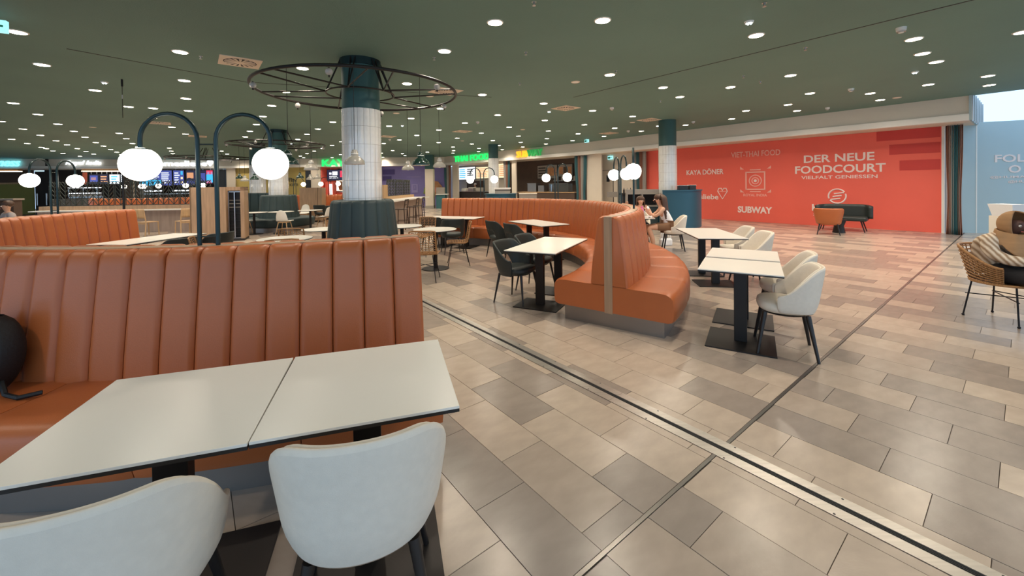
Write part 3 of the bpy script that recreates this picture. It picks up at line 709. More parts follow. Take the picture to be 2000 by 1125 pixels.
SPOT = bpy.data.lights.new('downlight_spot', 'SPOT'); SPOT.energy = SPOT_W; SPOT.color = (1, .87, .72); SPOT.spot_size = math.radians(150); SPOT.spot_blend = .9; SPOT.shadow_soft_size = .085
def downlight(p, off=''):
    t = thing('downlight'+off, 'round recessed downlight glowing warm white in the green ceiling', 'downlight', (p.x, p.y, HC), 0, 'recessed ceiling downlights')
    obj('trim_ring', ring_me, t); o = obj('lens', lens_me, t); o.location = (0, 0, -.004)
    if True:
        l = bpy.data.objects.new('lamp'+off, SPOT); COL.objects.link(l); l.parent = t; l.location = (0, 0, -.02)
    return t
for x, y in DL: downlight(at(x, y, HC))
for x, y in ((700, -60), (1400, -130), (1650, -40)):     # the same grid goes on above and behind the viewer
    downlight(at(x, y, HC), '_offscreen')
for bx, by in ((-3.4, .2), (1.6, .3), (4.2, 1.4), (-5.6, 1.8), (6.4, 2.4)):
    downlight(Vector((bx, by, HC)), '_offscreen')
# cool emergency spots
for x, y, lb in ((1463, 42, 'cool white emergency light with a cluster of LEDs over the red wall side'), (204, 160, 'cool white emergency light beside the hanging cable drop'), (1787, 140, 'cool white emergency light near the three close downlights'), (785.6, 244.5, 'small cool light beside the ringed column'), (1072.5, 217, 'small cool light beside a square vent'), (1284, 245, 'small cool light at the teal column top'), (569, 280, 'small cool light above the green pendant')):
    p = at(x, y, HC); t = thing('emergency_light', lb, 'light', p)
    MB().lathe([(0, -.025), (.05, -.025), (.06, 0), (.06, .01)], 14).build('body', m_trim, t)
    for i in range(4): MB().sphere((.025*math.cos(i*PI/2), .025*math.sin(i*PI/2), -.026), .014, 8, 5).build('led', m_cool, t)
# square swirl vents
def make_vent():
    t = thing('ceiling_vent', 'v', 'vent')
    MB().box(-.3, .3, -.3, .3, -.012, .02).build('plate', m_vent, t, bevel=.004)
    MB().lathe([(.0, -.0135), (.235, -.0135), (.24, -.012)], 28).build('swirl_recess', m_ventd, t)
    me = MB().prism([(.075, -.012), (.225, -.034), (.225, .012), (.075, .006)], -.018, -.0135).mesh('fin', m_vent)
    for i in range(16): obj('fin', me, t, rz=i*PI/8)
    MB().lathe([(0, -.02), (.075, -.02), (.08, -.0135)], 16).build('hub', m_vent, t)
    return t
for x, y, lb in ((469, 121, 'square cream swirl vent nearest the tiled column ring'), (870, 178, 'square cream swirl vent partly behind the steel ring'), (903, 256.5, 'small square vent over the thai shop side'), (757, 266.5, 'square vent beside the tiled column'), (1105, 211, 'square vent between the warm and cool lights'), (1268, 234, 'square vent next to the teal column'), (1189, 260, 'square vent close to the white band'), (310, 240, 'square vent seen through the globe lamp arch'), (386, 266, 'square vent lower in the globe lamp arch')):
    place('vent', make_vent, at(x, y, HC), RZF, lb)
# smoke detectors, round speakers, sprinklers
def make_det():
    t = thing('smoke_detector', 'd', 'smoke detector')
    MB().lathe([(0, -.075), (.03, -.075), (.035, -.05), (.055, -.045), (.06, 0)], 16).build('body', m_trim, t, smooth=40)
    MB().lathe([(.036, -.062), (.05, -.06), (.05, -.066), (.036, -.068)], 16).build('cage', m_greyp, t)
    return t
for x, y, lb in ((1760, 54, 'white smoke detector next to the dark ceiling joint'), (1662, 173, 'white smoke detector above the lettering FOODCOURT'), (1616, 210, 'white smoke detector at the edge of the bulkhead'), (1195, 210, 'white smoke detector between two downlights over the cream door'), (933, 237.5, 'white smoke detector over the thai sign'), (1227, 255, 'white smoke detector over the cream wall'), (1354, 237, 'white smoke detector right of the teal column'), (761, 272, 'white smoke detector at the tiled column')):
    place('det', make_det, at(x, y, HC), 0, lb)
def make_spk():
    t = thing('ceiling_speaker', 's', 'speaker')
    MB().lathe([(0, -.008), (.07, -.008)], 20).build('grille', m_trim, t); MB().lathe([(.07, -.008), (.085, -.012), (.095, 0)], 20).build('rim', m_vent, t)
    return t
for x, y, lb in ((1124, 160, 'round flat ceiling speaker beside a shimmering patch'), (839, 187.5, 'round flat ceiling speaker under the square vent'), (774, 221, 'round flat ceiling speaker behind the steel ring'), (1021, 253, 'round flat ceiling speaker over the thai column'), (1752, 190.5, 'round flat ceiling speaker at the bulkhead'), (1235, 239, 'round flat ceiling speaker by the teal column vent'), (181, 248.5, 'round flat ceiling speaker among the left rows'), (903, 275, 'round flat ceiling speaker over the thai shop')):
    place('spk', make_spk, at(x, y, HC), 0, lb)
def make_spr():
    t = thing('sprinkler', 's', 'sprinkler')
    MB().lathe([(0, -.03), (.012, -.03), (.014, 0), (.03, -.002), (.03, 0)], 10).build('body', m_stainless, t); MB().lathe([(0, -.045), (.022, -.045), (.022, -.042), (0, -.042)], 10).build('deflector', m_stainless, t); MB().tube([(-.012, 0, -.03), (-.012, 0, -.045)], .002, 5).build('arm', m_stainless, t)
    return t
for x, y in ((1043, 4), (1027, 102), (1493, 6), (1573, 93), (1015, 162), (392, 110), (848, 112), (1452, 148), (1203, 138), (1485, 159), (1290, 197)):
    place('spr', make_spr, at(x, y, HC), 0, 'small chrome sprinkler head in the green ceiling', 'ceiling sprinklers')
# exit signs
def exit_sign(x, y, Y, w_, lb, rz):
    p = at_depth(x, y, Y); t = thing('exit_sign', lb, 'sign', (p.x, p.y, p.z), rz)
    MB().box(-w_/2, w_/2, -.03, .03, -w_*.3, w_*.3).build('box', m_exit, t); MB().tube([(0, 0, w_*.3), (0, 0, HC-p.z)], .012, 6).build('stem', m_trim, t)
    MB().box(-w_*.42, w_*.05, -.036, -.03, -w_*.16, w_*.16).build('figure', m_exitg, t); MB().box(.1*w_, w_*.4, -.036, -.03, -w_*.05, w_*.05).build('arrow', m_exitg, t)
exit_sign(1146, 275.5, 19.3, .24, 'lit exit sign hanging under the ceiling edge before the cream wall', R1.rz)
es = on_wall(RW, 1192, 308, .05); exit_sign(1192, 308, es.y, .3, 'lit exit sign over the cream service door', RW.rz)
exit_sign(-14, 50, 4.9, .24, 'lit exit sign hung from the ceiling by the bright downlight', .5)

# ================================================================== COLUMNS
def column(name, label, x, y, r, zsplit, z0, z1=HC, tile_parts=False, collar=True, square=False):
    t = thing(name, label, 'column', (x, y, 0))
    if square:
        MB().box(-r, r, -r, r, 0, zsplit).build('shaft', m_wallw, t); MB().box(-r-.02, r+.02, -r-.02, r+.02, 0, .2).build('skirting', m_greyp, t)
        MB().box(-r, r, -r, r, zsplit, z1).build('painted_top', m_tealcol, t); return t
    MB().lathe([(r-.02, 0), (r-.02, zsplit), (r-.02, zsplit)], 40).build('core', m_counter, t, smooth=40)
    MB().lathe([(r-.005, zsplit), (r-.005, z1+.02)], 40).build('painted_top', m_tealcol, t, smooth=40)
    if collar: MB().lathe([(r-.02, z1-.12), (r+.02, z1-.12), (r+.02, z1+.01)], 40).build('collar', m_teal, t, smooth=40)
    n = max(12, round(2*PI*r/.1)); rows = max(1, round((zsplit-z0)/.3)); hh = (zsplit-z0)/rows; da = 2*PI/n
    g = .004/r
    def tile_mb(mb, a, za, zb, bow):
        sec = []
        for i in range(4):
            aa = a - da/2 + g/2 + (da-g)*i/3; ro = r + (.006 if i in (1, 2) else 0) + bow
            sec.append([((r-.02)*math.cos(aa), (r-.02)*math.sin(aa), za+.002), (ro*math.cos(aa), ro*math.sin(aa), za+.002), (ro*math.cos(aa), ro*math.sin(aa), zb-.002), ((r-.02)*math.cos(aa), (r-.02)*math.sin(aa), zb-.002)])
        mb.loft(sec)
    if tile_parts:
        me = MB(); tile_mb(me, 0, 0, hh, 0); me = me.mesh('tile', m_glaze, 50)
        for i in range(rows):
            for j in range(n):
                o = obj('tile', me, t, loc=(0, 0, z0+hh*i), rz=da*j)
                o.scale = (1+random.uniform(-.004, .008),)*2 + (1,)
    else:
        mb = MB()
        for i in range(rows):
            for j in range(n): tile_mb(mb, da*j, z0+hh*i, z0+hh*(i+1), random.uniform(-.002, .003))
        o = mb.build('tile_cladding', m_glaze, t, smooth=50); o['kind'] = 'stuff'
    return t
column('tiled_column', 'large round column clad in glossy white tiles under a steel ring', CX, CY, .315, 2.87, 1.07, tile_parts=True)
C2 = (-8.75, 15.15)
column('tiled_column', 'white tiled column rising from the farther green round banquette', C2[0], C2[1], .32, 2.65, .9)
column('tiled_column', 'white tiled column behind the bright globe farther back', -12.2, 19.4, .33, 2.65, .3)
column('tiled_column', 'white tiled column with teal top rising from the petrol counter', 5.42, 14.05, .295, 2.83, 1.0, collar=False)
column('tiled_column', 'slim white tiled column with teal top before the thai shop', -.97, 21.6, .27, 2.98, .0, collar=False)
column('square_column', 'plain cream square column with teal top before the purple hoarding', -5.72, 28.2, .28, 2.72, 0, square=True)

# ================================================================== UPHOLSTERED SOFAS (arcs)
BACK = [(.045, .46, 0), (.215, .46, 1), (.205, .60, 1), (.175, .85, 1), (.140, 1.10, 1), (.128, 1.165, 1), (.108, 1.195, 1), (.082, 1.208, .8), (.06, 1.205, .4), (.045, 1.195, 0)]
SEAT = [(.045, .178, 0), (.62, .178, .3), (.665, .192, .6), (.685, .23, 1), (.688, .33, 1), (.68, .41, 1), (.66, .448, 1), (.62, .470, 1), (.55, .478, 1), (.30, .476, 1), (.045, .47, 0)]
def arc_piece(name, R, sgn, prof, dth, mt, puff=.020, n=12, flat=.0):
    sec = []
    for i in range(n+1):
        u = -1 + 2*i/n
        dip = abs(u)**9*puff
        pts = []
        for k, (o, z, w) in enumerate(prof):
            rr = R + sgn*(o - w*dip); zz = z - (dip*.8*w if z > .44 and k > 1 else 0)
            a = u*(dth/2 - .0018/R)
            pts.append((rr*math.cos(a), rr*math.sin(a), zz))
        sec.append(pts)
    return MB().loft(sec).mesh(name, mt, 38)
def arc_sofa(name, label, c, R, a0, a1, inner=True, outer=True, mt=None, ch=.185, seatw=.62, group=None, core=True):
    mt = mt or m_orange
    a0, a1 = math.radians(a0), math.radians(a1)
    t = thing(name, label, 'sofa', (c[0], c[1], 0), 0, group)
    span = a1-a0; n = max(2, round(span*R/ch)); dth = span/n; ns = max(1, round(span*R/seatw)); ds = span/ns
    N = max(6, int(span*R/.12)); e = .06/R
    lo = R-.56 if inner else R-.05; hi = R+.56 if outer else R+.05
    def arcbox(r0, r1, z0, z1, b0, b1):
        secs = []
        for i in range(N+1):
            a = b0+(b1-b0)*i/N; ca, sa = math.cos(a), math.sin(a)
            secs.append([(r0*ca, r0*sa, z0), (r1*ca, r1*sa, z0), (r1*ca, r1*sa, z1), (r0*ca, r0*sa, z1)])
        return MB().loft(secs)
    arcbox(lo, hi, 0, .18, a0+e, a1-e).build('plinth', m_plinth, t, smooth=30)
    if core: arcbox(R-.045, R+.045, .17, 1.205, a0-.004/R, a1+.004/R).build('wood_core_panel', m_oak, t, smooth=30)
    for on, sgn in ((inner, -1), (outer, 1)):
        if not on: continue
        bm = arc_piece('backrest_channel', R, sgn, BACK, dth, mt); sm = arc_piece('seat_panel', R, sgn, SEAT, ds, mt, .018, 24)
        for i in range(n): obj('backrest_channel', bm, t, rz=a0+dth*(i+.5))
        for i in range(ns): obj('seat_panel', sm, t, rz=a0+ds*(i+.5))
    return t
C = (CX, CY)
arc_sofa('curved_sofa', 'long orange leather curved sofa behind the two joined white tables', C, R0, 246, 294.9)
arc_sofa('curved_sofa', 'orange leather curved double sofa with oak end panel and steel plinth', C, R0, -36.7, 82.0)
arc_sofa('curved_sofa', 'orange curved sofa beside the white table with two black chairs', C, R0, 174, 226)
arc_sofa('curved_sofa', 'far orange curved sofa beyond the green round banquette', C2, R0, 76, 122, outer=False)
arc_sofa('curved_sofa', 'far orange sofa seen through the dark leaf screens', (-16.0, 21.5), 4.4, 215, 300, inner=False)

def round_banquette(label, x, y, rb, rs, ztop, n=16):
    t = thing('round_banquette', label, 'banquette', (x, y, 0))
    MB().lathe([(.345, 0), (rs-.16, 0), (rs-.16, .165), (.345, .165), (.345, 0)], 40).build('plinth', m_plinth, t, smooth=30)
    prof = [(rb-.14, .44), (rb+.10, .44), (rb+.06, .7), (rb, ztop-.06), (rb-.015, ztop-.02), (rb-.05, ztop), (rb-.10, ztop), (rb-.13, ztop-.03)]
    sec = []
    dth = 2*PI/n
    for i in range(9):
        u = -1+2*i/8; dip = abs(u)**5*.02
        sec.append([((r-(dip if k in range(1, 7) else 0))*math.cos(u*dth/2), (r-(dip if k in range(1, 7) else 0))*math.sin(u*dth/2), z) for k, (r, z) in enumerate(prof)])
    me = MB().loft(sec).mesh('backrest_channel', m_greenl, 40)
    for i in range(n): obj('backrest_channel', me, t, rz=dth*(i+.5))
    MB().lathe([(rb-.02, .16), (rs-.05, .16), (rs-.01, .19), (rs, .25), (rs, .40), (rs-.02, .44), (rs-.06, .46), (rb-.02, .47)], 48).build('seat_cushion', m_greenl, t, smooth=40)
    return t
round_banquette('dark green round banquette hugging the large tiled column', CX, CY, .52, .92, 1.34)
round_banquette('farther dark green round banquette with white chairs around it', C2[0], C2[1], .60, 1.20, 1.30)
gb = thing('green_booth', 'dark green booth back behind the farther round banquette', 'banquette', (-11.3, 17.3, 0), .0)
for i in range(9): MB().box(-1.5+i*.33, -1.5+(i+1)*.33-.006, -.1, .1, .44, 1.36).build('backrest_channel', m_greenl, gb, bevel=.03)
MB().box(-1.5, 1.47, -.7, -.08, .16, .46).build('seat_cushion', m_greenl, gb, bevel=.03); MB().box(-1.4, 1.4, -.55, .05, 0, .16).build('plinth', m_plinth, gb)

# ================================================================== DOUBLE GLOBE LAMPS
def make_lamp():
    t = thing('globe_lamp', 'l', 'lamp')
    zt, ra = 2.03, .16
    for s in (-1, 1):
        pts = [(s*.0525, 0, 1.18), (s*.0525, 0, zt-ra)] + [(s*(.0525+ra-ra*math.cos(PI*i/14)), 0, zt-ra+ra*math.sin(PI*i/14)) for i in range(1, 15)] + [(s*(.0525+2*ra), 0, 1.80)]
        MB().tube(pts, .013, 10).build('pole', m_teal, t, smooth=50)
        MB().lathe([(.013, 1.80), (.05, 1.805), (.052, 1.812), (.013, 1.818)], 16, (s*(.0525+2*ra), 0, 0)).build('globe_cap', m_teal, t)
        MB().sphere((s*(.0525+2*ra), 0, 1.717), .103, 28, 18).build('globe', m_globe, t, smooth=180)
    for z in (1.26, 1.84): MB().tube([(-.0525, 0, z), (.0525, 0, z)], .005, 8).build('cross_bar', m_teal, t)
    return t
def ring_px(px, R, far=False, y=380):
    d = ray(px, y); kx = d.x/d.y
    A_ = 1+kx*kx; B_ = -2*(kx*CX+CY); C_ = CX*CX+CY*CY-R*R; D_ = max(0, B_*B_-4*A_*C_)
    Y = (-B_+(math.sqrt(D_) if far else -math.sqrt(D_)))/(2*A_); return Vector((kx*Y, Y, 0))
for px, far, lb in ((406, False, 'tall double globe lamp rising from the near sofa back before the oak cabinet'), (106, True, 'double globe lamp on the orange sofa before the olive panel'), (1246, False, 'double globe lamp on the sofa end nearest the oak panel, globes overlapping'), (1211, True, 'double globe lamp on the sofa before the cream service door'), (1087, True, 'double globe lamp before the dark sandwich shop'), (942, True, 'double globe lamp before the thai shop')):
    p = ring_px(px, R0, far); a = math.atan2(p.y-CY, p.x-CX); p = Vector((CX+R0*math.cos(a), CY+R0*math.sin(a), 0))
    place('lamp', make_lamp, (p.x, p.y, 0), a+PI/2, lb)
for x, Y, rz, lb in ((575, 19.2, 0, 'far double globe lamp before the ochre hoarding'), (644, 19.0, .4, 'far double globe lamp before the kebab shop'), (293, 17.6, 0, 'far double globe lamp behind the leaf screens'), (262, 18.5, .3, 'far double globe lamp near the brown pier'), (380, 17.2, 0, 'far double globe lamp behind the oak cabinet')):
    p = at_depth(x, 370, Y)
    if x == 575: a = math.atan2(p.y-C2[1], p.x-C2[0]); p = Vector((C2[0]+R0*math.cos(a), C2[1]+R0*math.sin(a), 0)); rz = a+PI/2
    place('lamp', make_lamp, (p.x, p.y, 0), rz, lb)

# ================================================================== TABLES
def top_parts(t, poly, zt):
    MB().prism(poly, zt-.010, zt).build('tabletop', m_white, t, bevel=.001); MB().prism(poly, zt-.022, zt-.010).build('black_edge', m_edge, t)
def make_table():
    t = thing('square_table', 't', 'table'); h = .34
    top_parts(t, [(-h, -h), (h, -h), (h, h), (-h, h)], .745)
    MB().box(-.055, .055, -.03, .03, .012, .70).build('post', m_blackm, t, bevel=.003); MB().box(-.29, .29, -.29, .29, 0, .012).build('base_plate', m_blackm, t, bevel=.002); MB().box(-.2, .2, -.2, .2, .70, .723).build('mounting_plate', m_blackm, t)
    return t
def make_long():
    t = thing('long_table', 't', 'table'); h = .34
    top_parts(t, [(-.70, -h), (.70, -h), (.70, h), (-.70, h)], .745)
    for x in (-.35, .35):
        MB().box(x-.03, x+.03, -.055, .055, .012, .70).build('post', m_blackm, t, bevel=.003); MB().box(x-.22, x+.22, -.29, .29, 0, .012).build('base_plate', m_blackm, t, bevel=.002); MB().box(x-.2, x+.2, -.2, .2, .70, .723).build('mounting_plate', m_blackm, t)
    return t
def make_round(r=.40):
    t = thing('round_table', 't', 'table')
    MB().lathe([(0, .745), (r, .745), (r, .735)], 40).build('tabletop', m_white, t); MB().lathe([(r, .735), (r-.004, .724), (0, .724)], 40).build('black_edge', m_edge, t)
    MB().tube([(0, 0, .01), (0, 0, .73)], .038, 16).build('post', m_blackm, t, smooth=50); MB().lathe([(0, .014), (.25, .012), (.255, 0)], 36).build('base_plate', m_blackm, t)
    return t
rad = math.radians
place('tab', make_table, (-.63, 1.71, 0), rad(17), 'white square table with black edge beside the near white chair')
place('tab', make_table, (-1.284, 1.503, .0), rad(17.4), 'white square table joined to its neighbour by the black backpack side')
place('tab', make_table, (2.21, 3.92, 0), rad(-31), 'white square table with the clearly seen white chair pulled to it')
place('tab', make_table, (2.60, 4.56, 0), rad(-31.5), 'white square table pushed behind its twin by the curved seat')
place('long', make_long, (3.16, 6.52, 0), rad(80.5), 'long white table with two black posts and two cream chairs')
place('long', make_long, (.50, 5.51, 0), rad(64), 'long white table with black chairs in front of the oak end panel')
place('long', make_long, (.535, 8.665, 0), rad(118), 'long white table set before the curved inner seat')
place('long', make_long, (-1.485, 10.345, 0), rad(-20), 'long white table near the end of the far curved sofa')
place('long', make_long, (-6.03, 6.75, 0), rad(84), 'long white table between the left orange sofa and black chairs')
def rnd(key, x, y, lb, r=.40, z=.745):
    p = at(x, y, z); return place(key, lambda: make_round(r), (p.x, p.y, 0), 0, lb)
place('rt', make_round, (-1.46, 7.60, 0), 0, 'round white table with a round black foot between rattan chairs')
rnd('rt', 785, 441, 'round white table half hidden by the green banquette')
rnd('rt', 557, 465.5, 'round white table just above the near sofa back', .40)
rnd('rt', 632, 447, 'round white table left of the green banquette beside a rattan chair')
rnd('rt', 549, 413.2, 'round white table with the white chair before the farther green banquette')
rnd('rt', 606, 410.3, 'round white table at the farther green banquette near the oak cabinet')
rnd('rt', 496, 414.8, 'round white table beside the oak tray station')

# ================================================================== CHAIRS
def shell(mb, rx, ry, zt, zb, th, amax, n=28, flare=.20, zref=.42, inset=0.0):
    sec = []
    for i in range(n+1):
        a = -amax + 2*amax*i/n; top, bot = zt(abs(a)), zb(abs(a))
        pts = []
        def P(z, k):
            fl = (.86 + flare*(z-zref)/.38)
            sx, cx = math.sin(a), math.cos(a)
            q = (abs(sx)**3 + abs(cx)**3)**(-1/3)*.5 + .5     # a little squarer than an ellipse
            return ((rx*fl-k)*sx*q, -(ry*fl-k)*cx*q, z)
        for j in range(6): pts.append(P(bot+(top-bot)*j/5, inset+(.02 if j == 0 else 0)))
        pts.append(P(top+.008, inset+th*.5))
        for j in range(5, -1, -1): pts.append(P(bot+(top-bot)*j/5, inset+th))
        sec.append(pts)
    return mb.loft(sec)
def sst(x, a, b):
    t_ = min(1, max(0, (x-a)/(b-a))); return t_*t_*(3-2*t_)
def cushion(rx, ry, z0, z1, yo=.02, n=28):
    prof = [(.0, z0), (.86, z0), (.97, z0+.02), (1, (z0+z1)/2), (.97, z1-.015), (.9, z1-.002), (.5, z1+.008), (0, z1+.010)]
    mb = MB(); sec = []
    for i in range(n):
        a = 2*PI*i/n; q = (abs(math.sin(a))**4 + abs(math.cos(a))**4)**(-1/4)*.55 + .45
        sec.append([(rx*r*q*math.sin(a), ry*r*q*math.cos(a)+yo, z) for r, z in prof])
    k = len(prof); vs = [p for c in sec for p in c]
    return mb.add(vs, [(i*k+j, ((i+1) % n)*k+j, ((i+1) % n)*k+j+1, i*k+j+1) for i in range(n) for j in range(k-1)])
def legs(t, mt, zt, spread_t, spread_b, r0=.017, r1=.010, yo=0):
    for sx in (-1, 1):
        for sy in (-1, 1): MB().tube([(sx*spread_t, sy*spread_t+yo, zt), (sx*spread_b, sy*spread_b+yo, 0)], [r0, r1], 10).build('leg', mt, t, smooth=50)
def make_white():
    t = thing('tub_chair', 'c', 'chair')
    zt = lambda a: .80 - .25*sst(a, rad(36), rad(102)); zb = lambda a: .375 + .02*sst(a, 0, rad(80))
    shell(MB(), .298, .29, zt, zb, .030, rad(108)).build('outer_shell', m_fabric, t, smooth=60, subsurf=1)
    zt2 = lambda a: zt(a) - .006; zb2 = lambda a: .40
    shell(MB(), .298, .29, zt2, zb2, .028, rad(105), inset=.024).build('inner_pad', m_fabric, t, smooth=60, subsurf=1)
    cushion(.24, .215, .385, .475, .005).build('seat_cushion', m_fabric, t, smooth=60)
    MB().lathe([(0, .36), (.18, .36), (.2, .39), (0, .39)], 20).build('seat_frame', m_blackw, t)
    legs(t, m_blackw, .38, .16, .225, .021, .012)
    return t
def make_black():
    t = thing('open_back_chair', 'c', 'chair')
    zt = lambda a: .80 - .22*sst(a, rad(42), rad(100)); zb = lambda a: .60 - .235*sst(a, rad(24), rad(56))
    shell(MB(), .30, .29, zt, zb, .034, rad(108), n=40).build('backrest_shell', m_blackl, t, smooth=60, subsurf=1)
    cushion(.24, .225, .39, .475, .01).build('seat_cushion', m_blackl, t, smooth=60)
    MB().lathe([(0, .37), (.18, .37), (.2, .395), (0, .395)], 20).build('seat_frame', m_blackw, t)
    legs(t, m_blackw, .39, .165, .225, .018, .009)
    return t
def make_rattan():
    t = thing('rattan_chair', 'c', 'chair')
    prof = [(.21, .43), (.15, .445), (0, .44), (-.12, .435), (-.185, .46), (-.215, .52), (-.235, .62), (-.255, .74), (-.275, .83)]
    def S(u, v):
        f_ = v*(len(prof)-1); i = min(int(f_), len(prof)-2); k = f_-i
        y = prof[i][0]*(1-k)+prof[i+1][0]*k; z = prof[i][1]*(1-k)+prof[i+1][1]*k
        wd = .215 - .02*max(0, v-.6)
        return Vector((u*wd, y+.035*abs(u)**2*(1 if v > .5 else 0), z+.015*abs(u)**2*(1 if v <= .5 else 0)))
    rim = [S(-1, i/16) for i in range(17)] + [S(u, 1) + Vector((0, 0, .012)) for u in (-.6, 0, .6)] + [S(1, 1-i/16) for i in range(17)] + [S(u, 0) for u in (.5, 0, -.5)]
    MB().tube(rim, .011, 8, closed=True).build('rim', m_rattan, t, smooth=60)
    wv = MB()
    for cidx in range(4):
        u0 = -.96+cidx*.48
        for i in range(22):
            v = .02+i*.044
            wv.tube([S(u0, min(1, v)), S(u0+.24, min(1, v+.035)), S(u0+.48, min(1, v))], .0048, 4)
    for cidx in range(5): wv.tube([S(-.96+cidx*.48, i/14) for i in range(15)], .005, 4)
    wv.build('woven_panel', m_rattan, t)
    fr = [( .16, .14), (-.16, .14), (-.16, -.15), (.16, -.15)]
    for x, y in fr: MB().tube([(x*.9, y*.8, .435), (x*1.3, y*1.45, 0)], .007, 8).build('leg', m_wirem, t)
    MB().tube([(.18, .17, .26), (-.18, -.18, .26)], .005, 6).build('cross_brace', m_wirem, t); MB().tube([(-.18, .17, .26), (.18, -.18, .26)], .005, 6).build('cross_brace', m_wirem, t)
    return t
def make_shellchair():
    t = thing('shell_chair', 'c', 'chair')
    prof = [(.21, .43), (.18, .45), (0, .44), (-.13, .44), (-.18, .48), (-.205, .60), (-.225, .72), (-.24, .82)]
    wd = [.19, .2, .21, .205, .195, .18, .15, .10]
    def fn(u, v):
        f_ = v*(len(prof)-1); i = min(int(f_), len(prof)-2); k = f_-i; uu = 2*u-1
        y = prof[i][0]*(1-k)+prof[i+1][0]*k; z = prof[i][1]*(1-k)+prof[i+1][1]*k; w_ = wd[i]*(1-k)+wd[i+1]*k
        return (uu*w_, y+.03*uu*uu, z+.015*uu*uu*(v < .5) - (.03*uu*uu if v > .97 else 0))
    o = MB().grid(fn, 8, 21).build('shell', m_white, t, smooth=180); sd = o.modifiers.new('solid', 'SOLIDIFY'); sd.thickness = .012
    MB().box(-.15, .15, -.14, .14, .405, .43).build('seat_frame', m_oakl, t)
    legs(t, m_oakl, .42, .13, .20, .016, .010)
    return t
def make_barstool():
    t = thing('bar_stool', 'c', 'bar stool')
    MB().box(-.2, .2, -.19, .2, .72, .75).build('seat', m_darkw, t, bevel=.01)
    for sx in (-1, 1):
        MB().tube([(sx*.18, .17, .73), (sx*.2, .2, 0)], .017, 8).build('leg', m_darkw, t); MB().tube([(sx*.2, -.22, 0), (sx*.18, -.17, .73), (sx*.175, -.22, 1.08)], .017, 8).build('leg', m_darkw, t)
        MB().tube([(sx*.19, .185, .32), (sx*.19, -.195, .32)], .01, 6).build('stretcher', m_darkw, t)
    MB().tube([(-.19, .19, .25), (.19, .19, .25)], .01, 6).build('footrest', m_darkw, t)
    MB().box(-.19, .19, -.235, -.21, 1.02, 1.09).build('top_rail', m_darkw, t, bevel=.008); MB().box(-.18, .18, -.225, -.205, .88, .91).build('back_rail', m_darkw, t, bevel=.006)
    return t
def make_woodchair():
    t = thing('wooden_chair', 'c', 'chair')
    MB().box(-.22, .22, -.2, .22, .45, .475).build('seat', m_oakl, t, bevel=.01)
    for sx in (-1, 1):
        MB().tube([(sx*.2, .2, .46), (sx*.21, .22, 0)], .018, 8).build('leg', m_oakl, t); MB().tube([(sx*.22, -.24, 0), (sx*.2, -.19, .46), (sx*.195, -.25, .88)], .018, 8).build('leg', m_oakl, t)
    o = MB().grid(lambda u, v: ((2*u-1)*.2, -.235-.02*v+.03*(2*u-1)**2-.03, .60+.31*v), 8, 4).build('backrest', m_oakl, t, smooth=180); sd = o.modifiers.new('solid', 'SOLIDIFY'); sd.thickness = .016
    MB().box(-.2, .2, -.2, -.17, .40, .44).build('rail', m_oakl, t)
    return t
def face(p, q):      # rotation so that a chair at p looks at q (+y is its front)
    return math.atan2(q[1]-p[1], q[0]-p[0]) - PI/2
def chair(key, mk, p, rz, lb, grp=None): return place(key, mk, (p[0], p[1], 0), rz, lb, grp)
# white tub chairs
chair('w', make_white, (-.545, 1.455), rad(16), 'white tub chair seen from behind at the near right table')
chair('w', make_white, (-1.19, 1.19), rad(22), 'cream tub chair seen from behind at the near left table')
chair('w', make_white, (2.50, 3.72), rad(62), 'cream tub chair with black legs pulled to the near table beside the curved seat')
chair('w', make_white, (2.92, 4.36), rad(60), 'cream tub chair hidden behind the nearer one at the paired tables')
chair('w', make_white, (3.62, 6.15), rad(80), 'cream tub chair on the near side of the long right table')
chair('w', make_white, (3.75, 6.85), rad(80), 'cream tub chair on the far side of the long right table')
chair('w', make_white, (3.72, 9.35), rad(75), 'white tub chair on which the long-haired woman sits')
chair('w', make_white, (3.25, 10.35), rad(170), 'white tub chair of the smiling person, mostly hidden')
# black chairs
chair('b', make_black, (.05, 5.42), rad(-122), 'black open-back chair at the near end of the long table before the oak panel')
chair('b', make_black, (.34, 6.04), rad(-118), 'black open-back chair behind the first at the long table')
chair('b', make_black, (-.27, 8.70), rad(-62), 'black open-back chair left of the table before the curved inner seat')
chair('b', make_black, (.13, 8.06), rad(-62), 'black open-back chair turned to the table before the curved inner seat')
chair('b', make_black, (-1.95, 9.95), rad(-10), 'black open-back chair behind the round table with rattan chairs')
chair('b', make_black, (-1.40, 9.35), rad(20), 'black open-back chair nearer the far long table')
chair('b', make_black, (-5.35, 6.35), rad(78), 'black chair at the left long table, nearer the globe lamp')
chair('b', make_black, (-5.25, 7.05), rad(78), 'black chair at the left long table, farther along')
# rattan chairs
chair('r', make_rattan, (-1.45, 6.66), rad(2), 'rattan chair with chevron weave seen from behind at the sofa end')
chair('r', make_rattan, (-1.08, 7.95), rad(100), 'rattan chair seen from the side at the round table')
chair('r', make_rattan, (-2.02, 9.05), rad(160), 'rattan chair beyond the half hidden round table')
chair('r', make_rattan, (-3.95, 7.35), rad(10), 'rattan chair with chevron back left of the green banquette')
chair('r', make_rattan, (-3.85, 8.65), rad(185), 'rattan chair facing over the round table left of the banquette')
chair('r', make_rattan, (-3.3, 5.85), rad(20), 'rattan chair whose rim just shows above the near sofa')
chair('r', make_rattan, (-4.55, 6.1), rad(-60), 'light rattan chair by the oak tray station side of the round table')
